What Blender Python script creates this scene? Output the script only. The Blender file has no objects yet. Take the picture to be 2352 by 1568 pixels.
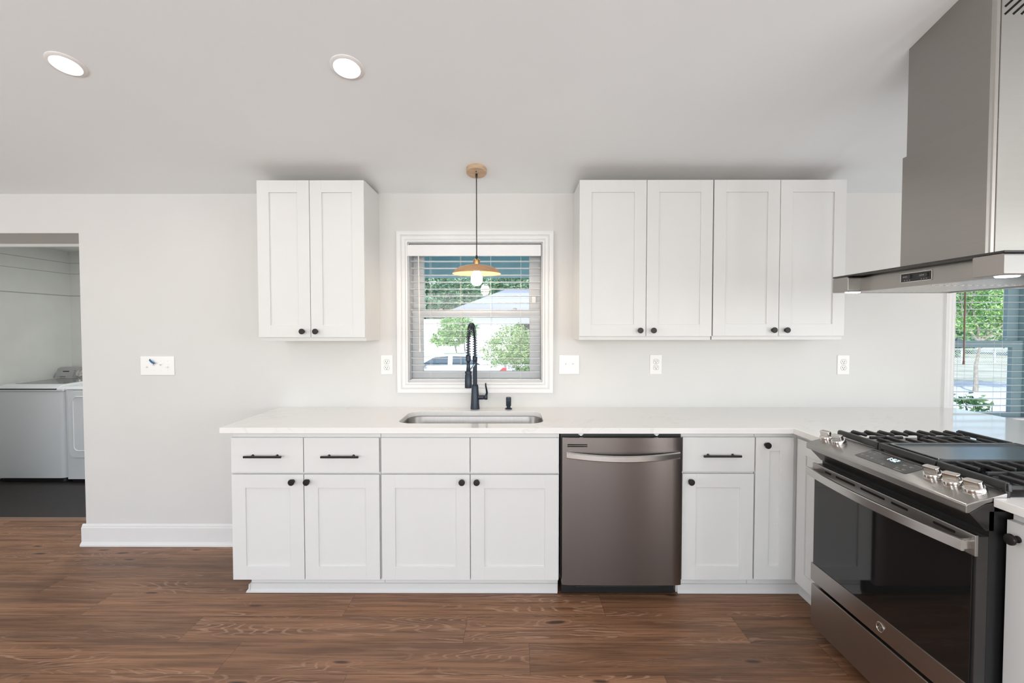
import bpy, bmesh, math, random
from mathutils import Vector, Matrix

# ---------------------------------------------------------------- camera, world, sun, daylight
sc = bpy.context.scene
COL = sc.collection
CAM_H, FPX, D = 1.434, 1100.0, 3.115          # eye height, focal length in pixels, distance of the back wall
PITCH, YAW = math.atan(32 / 1100), math.atan(4 / 1100)
cam_d = bpy.data.cameras.new('camera')
cam_d.lens = 36.0 * FPX / 2352.0
cam_d.sensor_width = 36.0
cam_d.sensor_fit = 'HORIZONTAL'
cam_d.clip_start = 0.02
cam_d.clip_end = 400
cam = bpy.data.objects.new('camera', cam_d)
COL.objects.link(cam)
fw = Vector((-math.sin(YAW) * math.cos(PITCH), math.cos(YAW) * math.cos(PITCH), -math.sin(PITCH)))
rt = Vector((math.cos(YAW), math.sin(YAW), 0))
up = rt.cross(fw)
cam.matrix_world = Matrix(((rt.x, up.x, -fw.x, 0), (rt.y, up.y, -fw.y, 0), (rt.z, up.z, -fw.z, CAM_H), (0, 0, 0, 1)))
sc.camera = cam

vs = sc.view_settings
vs.view_transform = 'Standard'
vs.look = 'None'
vs.exposure = 0.06
vs.gamma = 1.0
vs.use_curve_mapping = False
sc.cycles.use_denoising = True
sc.cycles.max_bounces = 10
sc.cycles.diffuse_bounces = 6
sc.cycles.sample_clamp_indirect = 6.0

world = bpy.data.worlds.new('sky')
sc.world = world
world.use_nodes = True
wn = world.node_tree.nodes
wl = world.node_tree.links
sky = wn.new('ShaderNodeTexSky')
sky.sky_type = 'NISHITA'
sky.sun_disc = False
sky.sun_elevation = math.radians(58)
sky.sun_rotation = math.radians(200)
wn['Background'].inputs['Strength'].default_value = 0.30
wl.new(sky.outputs[0], wn['Background'].inputs['Color'])


def lamp(name, kind, loc, direction, energy, color=(1, 1, 1), size=1.0, size_y=None):
    ld = bpy.data.lights.new(name, kind)
    ld.energy = energy
    ld.color = color
    if kind == 'AREA':
        ld.shape = 'RECTANGLE' if size_y else 'DISK'
        ld.size = size
        if size_y:
            ld.size_y = size_y
    elif kind == 'SUN':
        ld.angle = size
    else:
        ld.shadow_soft_size = size
    o = bpy.data.objects.new(name, ld)
    o.location = loc
    o.rotation_euler = Vector(direction).to_track_quat('-Z', 'Y').to_euler()
    COL.objects.link(o)
    return o


DAY = (0.955, 0.972, 1.0)
lamp('sun', 'SUN', (-5, -10, 20), (0.35, 0.72, -0.8), 2.9, (1.0, 0.96, 0.88), 0.01)
# area lamps added at unseen window openings of the room behind the camera
lamp('daylight_rear', 'AREA', (-0.5, -4.2, 1.40), (0, 1, 0.42), 150, DAY, 5.0, 1.8)
lamp('streak_sidelight', 'AREA', (3.15, -4.2, 1.25), (0, 1, 0), 30, DAY, 0.22, 2.1)  # slim unseen lamp, added for an upright streak on the dishwasher door
lamp('daylight_side', 'AREA', (4.8, -1.9, 1.35), (-1, 0.1, 1.0), 95, DAY, 4.0, 1.6)
lamp('ceiling_fill_left', 'AREA', (-5.35, -1.2, 1.35), (1, 0.1, 1.4), 85, DAY, 2.0, 1.4)  # added on the left as up-light to brighten the ceiling


# ---------------------------------------------------------------- materials
def mat(name, color, rough=0.5, metal=0.0, var=0.0, scale=8.0, bump=0.0, bscale=60.0, spec=0.5, aniso=0.0, stretch=(1, 1, 1), coat=0.0):
    m = bpy.data.materials.new(name)
    m.use_nodes = True
    n, l = m.node_tree.nodes, m.node_tree.links
    p = n['Principled BSDF']
    p.inputs['Base Color'].default_value = (*color, 1)
    p.inputs['Roughness'].default_value = rough
    p.inputs['Metallic'].default_value = metal
    p.inputs['Specular IOR Level'].default_value = spec
    p.inputs['Coat Weight'].default_value = coat
    if aniso:
        p.inputs['Anisotropic'].default_value = aniso
        p.inputs['Anisotropic Rotation'].default_value = 0.25     # grain runs level, gloss smears up and down
        t = n.new('ShaderNodeTangent')
        t.direction_type = 'RADIAL'
        t.axis = 'Z'
        l.new(t.outputs[0], p.inputs['Tangent'])
    if var or bump:
        tc = n.new('ShaderNodeTexCoord')
        mp = n.new('ShaderNodeMapping')
        mp.inputs['Scale'].default_value = stretch
        l.new(tc.outputs['Object'], mp.inputs['Vector'])
    if var:
        t = n.new('ShaderNodeTexNoise')
        t.inputs['Scale'].default_value = scale
        t.inputs['Detail'].default_value = 4
        l.new(mp.outputs[0], t.inputs['Vector'])
        r = n.new('ShaderNodeMapRange')
        r.inputs[1].default_value, r.inputs[2].default_value = 0.3, 0.7
        r.inputs[3].default_value, r.inputs[4].default_value = 1 - var, 1 + var
        l.new(t.outputs[0], r.inputs[0])
        mx = n.new('ShaderNodeVectorMath')
        mx.operation = 'SCALE'
        mx.inputs[0].default_value = color
        l.new(r.outputs[0], mx.inputs['Scale'])
        l.new(mx.outputs[0], p.inputs['Base Color'])
    if bump:
        t = n.new('ShaderNodeTexNoise')
        t.inputs['Scale'].default_value = bscale
        t.inputs['Detail'].default_value = 3
        l.new(mp.outputs[0], t.inputs['Vector'])
        b = n.new('ShaderNodeBump')
        b.inputs['Strength'].default_value = bump
        b.inputs['Distance'].default_value = 0.002
        l.new(t.outputs[0], b.inputs['Height'])
        l.new(b.outputs[0], p.inputs['Normal'])
    return m


def emit(name, color, strength):
    m = bpy.data.materials.new(name)
    m.use_nodes = True
    p = m.node_tree.nodes['Principled BSDF']
    p.inputs['Base Color'].default_value = (*color, 1)
    p.inputs['Emission Color'].default_value = (*color, 1)
    p.inputs['Emission Strength'].default_value = strength
    return m


M = {}
M['wall'] = mat('wall_paint', (0.69, 0.685, 0.665), 0.6, var=0.012, scale=3, bump=0.05, bscale=220)
M['ceiling'] = mat('ceiling_paint', (0.885, 0.925, 0.94), 0.7, var=0.01, scale=2)
M['trim'] = mat('trim_paint', (0.77, 0.77, 0.76), 0.35, var=0.008)
M['cabinet'] = mat('cabinet_paint', (0.71, 0.71, 0.695), 0.38, var=0.008, scale=4)
M['laundry_wall'] = mat('laundry_paint', (0.72, 0.73, 0.71), 0.7, var=0.03, scale=3)
M['steel'] = mat('brushed_steel', (0.40, 0.385, 0.37), 0.30, 1.0, var=0.05, scale=3, aniso=0.6, stretch=(1, 1, 60))
M['dark_steel'] = mat('dark_steel', (0.198, 0.175, 0.165), 0.24, 1.0, var=0.03, scale=3, aniso=0.85, stretch=(1, 1, 60))
M['hood_steel'] = mat('hood_steel', (0.37, 0.352, 0.33), 0.30, 1.0, var=0.012, scale=2, aniso=0.5, stretch=(1, 1, 60))
M['range_steel'] = mat('range_steel', (0.42, 0.385, 0.36), 0.30, 1.0, var=0.03, scale=3, aniso=0.5, stretch=(1, 1, 60))
M['bright_steel'] = mat('bright_steel', (0.62, 0.60, 0.58), 0.26, 1.0, var=0.04, scale=3, stretch=(1, 1, 60))
M['block_steel'] = mat('block_steel', (0.37, 0.355, 0.34), 0.44, 1.0, var=0.02, scale=2)
M['raw_wood'] = mat('raw_plywood', (0.30, 0.22, 0.15), 0.8, var=0.1, stretch=(1, 8, 8))
M['chrome'] = mat('polished_nickel', (0.72, 0.69, 0.66), 0.12, 1.0, var=0.02)
M['sink_steel'] = mat('sink_steel', (0.38, 0.36, 0.34), 0.28, 1.0, var=0.05, stretch=(40, 1, 1))
M['black_glass'] = mat('black_glass', (0.010, 0.010, 0.010), 0.04, var=0.02, spec=0.6)
M['panel_glass'] = mat('panel_glass', (0.045, 0.045, 0.042), 0.12, var=0.02)
M['black'] = mat('black_plastic', (0.010, 0.010, 0.011), 0.35, var=0.05)
M['charcoal'] = mat('charcoal_enamel', (0.030, 0.028, 0.027), 0.25, var=0.05)
M['iron'] = mat('cast_iron', (0.022, 0.021, 0.021), 0.42, var=0.1, scale=40, bump=0.15, bscale=300, spec=0.6)
M['griddle'] = mat('griddle_iron', (0.030, 0.042, 0.048), 0.22, var=0.1, scale=30, bump=0.04, bscale=200, spec=1.0)
M['bronze'] = mat('oiled_bronze', (0.016, 0.014, 0.013), 0.38, 0.3, var=0.08, scale=40)
M['faucet'] = mat('faucet_black', (0.014, 0.024, 0.042), 0.32, 0.2, var=0.06, scale=40)
M['wood'] = mat('pale_wood', (0.56, 0.40, 0.26), 0.5, var=0.16, scale=9, stretch=(1, 8, 8))
M['shade_wood'] = mat('shade_wood', (0.47, 0.27, 0.14), 0.42, var=0.12, scale=9, stretch=(1, 7, 7))
M['brass'] = mat('aged_brass', (0.56, 0.36, 0.18), 0.25, 1.0, var=0.08)
M['plastic'] = mat('white_plastic', (0.84, 0.83, 0.81), 0.3, var=0.006)
M['slot'] = mat('dark_slot', (0.014, 0.013, 0.012), 0.8, var=0.05, spec=0.1)
M['tape'] = mat('painter_tape', (0.012, 0.13, 0.30), 0.6, var=0.08, scale=60)
M['blind'] = mat('blind_white', (0.84, 0.84, 0.83), 0.35, var=0.01)
M['cord'] = mat('blind_cord', (0.75, 0.73, 0.68), 0.7, var=0.05)
M['wand'] = mat('wand_brown', (0.20, 0.12, 0.08), 0.4, var=0.05)
M['vinyl'] = mat('sash_vinyl', (0.56, 0.57, 0.58), 0.35, var=0.01)
M['washer'] = mat('washer_white', (0.70, 0.73, 0.76), 0.22, var=0.008)
M['washer_grey'] = mat('console_grey', (0.34, 0.345, 0.345), 0.35, var=0.03)
M['lid_glass'] = mat('lid_glass', (0.13, 0.135, 0.14), 0.12, var=0.02)
M['lamp_glow'] = emit('lamp_lens', (1, 1, 0.98), 9.0)
M['bulb_glow'] = emit('bulb_glass', (1.0, 0.84, 0.66), 68.0)
M['hood_glow'] = emit('hood_lens', (1.0, 0.97, 0.92), 14.0)
M['display'] = emit('clock_digits', (0.65, 0.95, 1.0), 1.6)
M['print'] = mat('pale_print', (0.36, 0.36, 0.35), 0.5, var=0.02)
M['tile'] = None
M['bark'] = mat('bark', (0.26, 0.22, 0.18), 0.9, var=0.25, scale=12, bump=0.5, bscale=30)
M['pale_bark'] = mat('pale_bark', (0.40, 0.35, 0.30), 0.9, var=0.2, scale=10, bump=0.4, bscale=30)
M['roof'] = mat('pale_roof', (0.40, 0.41, 0.47), 0.8, var=0.05, scale=20)
M['siding'] = mat('pale_siding', (0.82, 0.79, 0.76), 0.7, var=0.03)
M['porch'] = mat('porch_sky_shade', (0.42, 0.74, 0.80), 0.6, var=0.08, scale=6)  # white porch; the teal of its sky-lit shade is put into the colour
M['car_paint'] = mat('car_white', (0.83, 0.81, 0.80), 0.25, var=0.01, coat=0.6)
M['car_glass'] = mat('car_glass', (0.02, 0.06, 0.09), 0.06, var=0.3, scale=30)
M['tail_light'] = mat('tail_red', (0.75, 0.10, 0.10), 0.25, var=0.05)
M['rubber'] = mat('rubber', (0.02, 0.02, 0.02), 0.8, var=0.1)
M['galvanized'] = mat('galvanized', (0.72, 0.74, 0.75), 0.45, 0.3, var=0.05)
M['street'] = mat('pale_concrete', (0.75, 0.73, 0.72), 0.9, var=0.06, scale=2)
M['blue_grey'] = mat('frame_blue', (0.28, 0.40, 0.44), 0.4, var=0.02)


def glass_mat():
    m = bpy.data.materials.new('window_glass')
    m.use_nodes = True
    n, l = m.node_tree.nodes, m.node_tree.links
    n.remove(n['Principled BSDF'])
    g = n.new('ShaderNodeBsdfGlossy')
    g.inputs['Roughness'].default_value = 0.0
    g.inputs['Color'].default_value = (1, 1, 1, 1)
    t = n.new('ShaderNodeBsdfTransparent')
    t.inputs['Color'].default_value = (0.95, 0.985, 0.98, 1)
    lw = n.new('ShaderNodeLayerWeight')
    lw.inputs['Blend'].default_value = 0.5
    pw = n.new('ShaderNodeMath')
    pw.operation = 'POWER'
    pw.inputs[1].default_value = 5
    l.new(lw.outputs['Facing'], pw.inputs[0])
    f = n.new('ShaderNodeMapRange')              # reflectance of clear glass, rising towards grazing angles
    f.inputs[3].default_value, f.inputs[4].default_value = 0.03, 0.95
    l.new(pw.outputs[0], f.inputs[0])
    mx = n.new('ShaderNodeMixShader')
    l.new(f.outputs[0], mx.inputs[0])
    l.new(t.outputs[0], mx.inputs[1])
    l.new(g.outputs[0], mx.inputs[2])
    l.new(mx.outputs[0], n['Material Output'].inputs[0])
    return m


M['glass'] = glass_mat()


def leaf_mat(name, dark, light, trans):
    m = bpy.data.materials.new(name)
    m.use_nodes = True
    n, l = m.node_tree.nodes, m.node_tree.links
    n.remove(n['Principled BSDF'])
    tc = n.new('ShaderNodeTexCoord')
    t = n.new('ShaderNodeTexWhiteNoise')
    at = n.new('ShaderNodeAttribute')
    at.attribute_name = 'rnd'
    cr = n.new('ShaderNodeValToRGB')
    cr.color_ramp.elements[0].color = (*dark, 1)
    cr.color_ramp.elements[1].color = (*light, 1)
    l.new(at.outputs['Fac'], cr.inputs[0])
    d = n.new('ShaderNodeBsdfDiffuse')
    tr = n.new('ShaderNodeBsdfTranslucent')
    mx = n.new('ShaderNodeMixShader')
    mx.inputs[0].default_value = trans
    l.new(cr.outputs[0], d.inputs[0])
    l.new(cr.outputs[0], tr.inputs[0])
    l.new(d.outputs[0], mx.inputs[1])
    l.new(tr.outputs[0], mx.inputs[2])
    l.new(mx.outputs[0], n['Material Output'].inputs[0])
    return m


M['leaf_dark'] = leaf_mat('leaf_dark', (0.03, 0.16, 0.11), (0.58, 0.82, 0.50), 0.3)
M['leaf_bright'] = leaf_mat('leaf_bright', (0.05, 0.22, 0.09), (0.66, 0.92, 0.36), 0.3)
M['leaf_yellow'] = leaf_mat('leaf_yellow', (0.07, 0.22, 0.10), (0.80, 0.92, 0.42), 0.3)


def floor_mat():
    m = bpy.data.materials.new('oak_planks')
    m.use_nodes = True
    n, l = m.node_tree.nodes, m.node_tree.links
    p = n['Principled BSDF']

    def math_(op, a, b=None, clamp=False):
        q = n.new('ShaderNodeMath')
        q.operation = op
        q.use_clamp = clamp
        for i, x in enumerate((a, b)):
            if x is None:
                continue
            if isinstance(x, (int, float)):
                q.inputs[i].default_value = x
            else:
                l.new(x, q.inputs[i])
        return q.outputs[0]

    def rng(v, a, b, c, d):
        q = n.new('ShaderNodeMapRange')
        q.interpolation_type = 'SMOOTHSTEP'
        for i, x in enumerate((v, a, b, c, d)):
            if isinstance(x, (int, float)):
                q.inputs[i].default_value = x
            else:
                l.new(x, q.inputs[i])
        return q.outputs[0]

    def mapped(v, s):
        q = n.new('ShaderNodeVectorMath')
        q.operation = 'MULTIPLY'
        l.new(v, q.inputs[0])
        q.inputs[1].default_value = s
        return q.outputs[0]

    def noise(v, detail=2, rough=0.5):
        q = n.new('ShaderNodeTexNoise')
        q.inputs['Scale'].default_value = 1
        q.inputs['Detail'].default_value = detail
        q.inputs['Roughness'].default_value = rough
        l.new(v, q.inputs['Vector'])
        return q.outputs[0]

    def mixc(f, a, b):
        q = n.new('ShaderNodeMix')
        q.data_type = 'RGBA'
        for i, x in ((0, f), (6, a), (7, b)):
            if isinstance(x, tuple):
                q.inputs[i].default_value = (*x, 1)
            elif isinstance(x, (int, float)):
                q.inputs[i].default_value = x
            else:
                l.new(x, q.inputs[i])
        return q.outputs[2]

    uv = n.new('ShaderNodeUVMap')
    uv.uv_map = 'UVMap'
    sx = n.new('ShaderNodeSeparateXYZ')
    l.new(uv.outputs[0], sx.inputs[0])
    u, v = sx.outputs[0], sx.outputs[1]
    at = n.new('ShaderNodeAttribute')
    at.attribute_name = 'rnd'
    rnd = at.outputs['Fac']
    cb = n.new('ShaderNodeCombineXYZ')
    l.new(math_('ADD', u, math_('MULTIPLY', rnd, 57.0)), cb.inputs[0])
    l.new(math_('ADD', v, math_('MULTIPLY', rnd, 13.0)), cb.inputs[1])
    l.new(math_('MULTIPLY', rnd, 91.0), cb.inputs[2])
    P = cb.outputs[0]
    wob = noise(mapped(P, (3.0, 9.0, 1)), 3)
    fine = noise(mapped(P, (4.0, 130.0, 1)), 6, 0.72)
    streak = noise(mapped(P, (1.6, 34.0, 1)), 4, 0.6)
    broad = noise(mapped(P, (0.85, 7.5, 1)), 1.5)
    # knots
    vo = n.new('ShaderNodeTexVoronoi')
    vo.voronoi_dimensions = '2D'
    vo.inputs['Scale'].default_value = 1
    wv = n.new('ShaderNodeVectorMath')
    wv.operation = 'ADD'
    l.new(mapped(P, (1.9, 6.5, 1)), wv.inputs[0])
    ws = n.new('ShaderNodeVectorMath')
    ws.operation = 'SCALE'
    ws.inputs[0].default_value = (0.25, 0.25, 0)
    l.new(wob, ws.inputs['Scale'])
    l.new(ws.outputs[0], wv.inputs[1])
    l.new(wv.outputs[0], vo.inputs['Vector'])
    dist = vo.outputs['Distance']
    sc_ = n.new('ShaderNodeSeparateXYZ')
    l.new(vo.outputs['Color'], sc_.inputs[0])
    pick = rng(sc_.outputs[0], 0.66, 0.70, 0.0, 1.0)
    knot = math_('MULTIPLY', rng(math_('ADD', dist, math_('MULTIPLY', wob, 0.06)), 0.06, 0.13, 1.0, 0.0), pick)
    halo = math_('MULTIPLY', rng(dist, 0.08, 0.32, 1.0, 0.0), pick)
    # cathedral rings: a smooth field whose level lines bend round the knots
    field = math_('ADD', math_('MULTIPLY', broad, 22.0), math_('MULTIPLY', math_('MULTIPLY', pick, math_('DIVIDE', 0.55, math_('ADD', dist, 0.18))), 2.2))
    field = math_('ADD', field, math_('MULTIPLY', noise(mapped(P, (10, 60, 1)), 3), 0.55))
    ring = math_('SINE', math_('MULTIPLY', field, 9.0))
    ring = rng(ring, 0.45, 1.0, 0.0, 1.0)
    rmask = rng(noise(mapped(P, (1.2, 9.0, 2)), 2), 0.46, 0.62, 0.0, 1.0)
    ring = math_('MULTIPLY', ring, math_('MAXIMUM', rmask, math_('MULTIPLY', halo, 0.9)))
    base = mixc(rng(streak, 0.3, 0.7, 0, 1), FLOOR_DARK, FLOOR_LIGHT)
    base = mixc(math_('MULTIPLY', rng(fine, 0.50, 0.66, 0, 1), 0.62), base, (0.070, 0.034, 0.020))
    base = mixc(math_('MULTIPLY', math_('MULTIPLY', ring, rng(fine, 0.35, 0.6, 0.45, 1.0)), 0.62), base, FLOOR_RING)
    base = mixc(math_('MULTIPLY', halo, 0.40), base, (0.31, 0.155, 0.092))
    base = mixc(math_('MULTIPLY', knot, 0.85), base, (0.020, 0.011, 0.008))
    dk = rng(noise(mapped(P, (0.9, 8, 3)), 3), 0.52, 0.75, 0, 0.5)
    base = mixc(dk, base, (0.075, 0.040, 0.025))
    tone = rng(rnd, 0, 1, 0.82, 1.16)
    q = n.new('ShaderNodeVectorMath')
    q.operation = 'SCALE'
    l.new(base, q.inputs[0])
    l.new(tone, q.inputs['Scale'])
    ev = math_('MINIMUM', v, math_('SUBTRACT', 0.2, v))
    seam = math_('MAXIMUM', rng(ev, 0.0004, 0.0013, 1, 0), rng(u, 0.0006, 0.002, 1, 0))
    colr = mixc(math_('MULTIPLY', seam, 0.8), q.outputs[0], (0.016, 0.009, 0.006))
    l.new(colr, p.inputs['Base Color'])
    l.new(rng(fine, 0.3, 0.7, 0.36, 0.50), p.inputs['Roughness'])
    p.inputs['Specular IOR Level'].default_value = 0.4
    b = n.new('ShaderNodeBump')
    b.inputs['Strength'].default_value = 0.12
    b.inputs['Distance'].default_value = 0.002
    l.new(math_('SUBTRACT', fine, math_('MULTIPLY', seam, 2.0)), b.inputs['Height'])
    l.new(b.outputs[0], p.inputs['Normal'])
    return m


FLOOR_DARK = (0.152, 0.072, 0.037)
FLOOR_LIGHT = (0.305, 0.154, 0.081)
FLOOR_RING = (0.45, 0.28, 0.19)
M['floor'] = floor_mat()


def veined(name, color, vein):
    m = mat(name, color, 0.09)
    n, l = m.node_tree.nodes, m.node_tree.links
    p = n['Principled BSDF']
    tc = n.new('ShaderNodeTexCoord')
    t = n.new('ShaderNodeTexNoise')
    t.inputs['Scale'].default_value = 2.2
    t.inputs['Detail'].default_value = 8
    t.inputs['Distortion'].default_value = 1.6
    l.new(tc.outputs['Object'], t.inputs['Vector'])
    cr = n.new('ShaderNodeValToRGB')
    e = cr.color_ramp.elements
    e[0].position, e[0].color = 0.485, (*color, 1)
    e[1].position, e[1].color = 0.515, (*color, 1)
    k = e.new(0.50)
    k.color = (*vein, 1)
    l.new(t.outputs[0], cr.inputs[0])
    t2 = n.new('ShaderNodeTexNoise')
    t2.inputs['Scale'].default_value = 1.7
    l.new(tc.outputs['Object'], t2.inputs['Vector'])
    r = n.new('ShaderNodeMapRange')
    r.inputs[1].default_value, r.inputs[2].default_value = 0.5, 0.62
    l.new(t2.outputs[0], r.inputs[0])
    mx = n.new('ShaderNodeMix')
    mx.data_type = 'RGBA'
    l.new(r.outputs[0], mx.inputs[0])
    mx.inputs[6].default_value = (*color, 1)
    l.new(cr.outputs[0], mx.inputs[7])
    l.new(mx.outputs[2], p.inputs['Base Color'])
    return m


M['quartz'] = veined('white_quartz', (0.84, 0.825, 0.805), (0.775, 0.75, 0.73))


def tile_mat():
    m = mat('slate_tile', (0.022, 0.016, 0.014), 0.5)
    n, l = m.node_tree.nodes, m.node_tree.links
    p = n['Principled BSDF']
    tc = n.new('ShaderNodeTexCoord')
    b = n.new('ShaderNodeTexBrick')
    b.offset = 0.5
    b.inputs['Scale'].default_value = 1
    b.inputs['Brick Width'].default_value = 0.62
    b.inputs['Row Height'].default_value = 0.31
    b.inputs['Mortar Size'].default_value = 0.004
    b.inputs['Color1'].default_value = (0.013, 0.0095, 0.0085, 1)
    b.inputs['Color2'].default_value = (0.018, 0.013, 0.012, 1)
    b.inputs['Mortar'].default_value = (0.008, 0.007, 0.0065, 1)
    l.new(tc.outputs['Object'], b.inputs['Vector'])
    t = n.new('ShaderNodeTexNoise')
    t.inputs['Scale'].default_value = 7
    t.inputs['Detail'].default_value = 5
    l.new(tc.outputs['Object'], t.inputs['Vector'])
    r = n.new('ShaderNodeMapRange')
    r.inputs[3].default_value, r.inputs[4].default_value = 0.6, 1.5
    l.new(t.outputs[0], r.inputs[0])
    s = n.new('ShaderNodeVectorMath')
    s.operation = 'SCALE'
    l.new(b.outputs[0], s.inputs[0])
    l.new(r.outputs[0], s.inputs['Scale'])
    l.new(s.outputs[0], p.inputs['Base Color'])
    return m


M['tile'] = tile_mat()


def groove_wall_mat():
    """laundry wall boards with three dark joints at fixed heights"""
    m = mat('laundry_boards', (0.72, 0.73, 0.71), 0.7)
    n, l = m.node_tree.nodes, m.node_tree.links
    p = n['Principled BSDF']
    tc = n.new('ShaderNodeTexCoord')
    s = n.new('ShaderNodeSeparateXYZ')
    l.new(tc.outputs['Object'], s.inputs[0])
    acc = None
    for z, w in ((2.137, 0.0028), (2.02, 0.0028), (1.78, 0.005)):
        a = n.new('ShaderNodeMath')
        a.operation = 'COMPARE'
        l.new(s.outputs[2], a.inputs[0])
        a.inputs[1].default_value = z
        a.inputs[2].default_value = w
        if acc is None:
            acc = a.outputs[0]
        else:
            b = n.new('ShaderNodeMath')
            b.operation = 'MAXIMUM'
            l.new(acc, b.inputs[0])
            l.new(a.outputs[0], b.inputs[1])
            acc = b.outputs[0]
    t = n.new('ShaderNodeTexNoise')
    t.inputs['Scale'].default_value = 2.5
    t.inputs['Detail'].default_value = 6
    l.new(tc.outputs['Object'], t.inputs['Vector'])
    cr = n.new('ShaderNodeValToRGB')
    cr.color_ramp.elements[0].position = 0.3
    cr.color_ramp.elements[0].color = (0.66, 0.67, 0.65, 1)
    cr.color_ramp.elements[1].position = 0.7
    cr.color_ramp.elements[1].color = (0.74, 0.75, 0.73, 1)
    l.new(t.outputs[0], cr.inputs[0])
    mx = n.new('ShaderNodeMix')
    mx.data_type = 'RGBA'
    l.new(acc, mx.inputs[0])
    l.new(cr.outputs[0], mx.inputs[6])
    mx.inputs[7].default_value = (0.38, 0.39, 0.39, 1)
    l.new(mx.outputs[2], p.inputs['Base Color'])
    return m


M['laundry_boards'] = groove_wall_mat()


def ground_mat(name, c1, c2, s):
    m = mat(name, c1, 0.95)
    n, l = m.node_tree.nodes, m.node_tree.links
    tc = n.new('ShaderNodeTexCoord')
    t = n.new('ShaderNodeTexNoise')
    t.inputs['Scale'].default_value = s
    t.inputs['Detail'].default_value = 8
    l.new(tc.outputs['Object'], t.inputs['Vector'])
    cr = n.new('ShaderNodeValToRGB')
    cr.color_ramp.elements[0].position = 0.35
    cr.color_ramp.elements[0].color = (*c1, 1)
    cr.color_ramp.elements[1].position = 0.65
    cr.color_ramp.elements[1].color = (*c2, 1)
    l.new(t.outputs[0], cr.inputs[0])
    l.new(cr.outputs[0], n['Principled BSDF'].inputs['Base Color'])
    return m


M['grass'] = ground_mat('dry_grass', (0.50, 0.52, 0.38), (0.70, 0.66, 0.55), 0.6)


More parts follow.
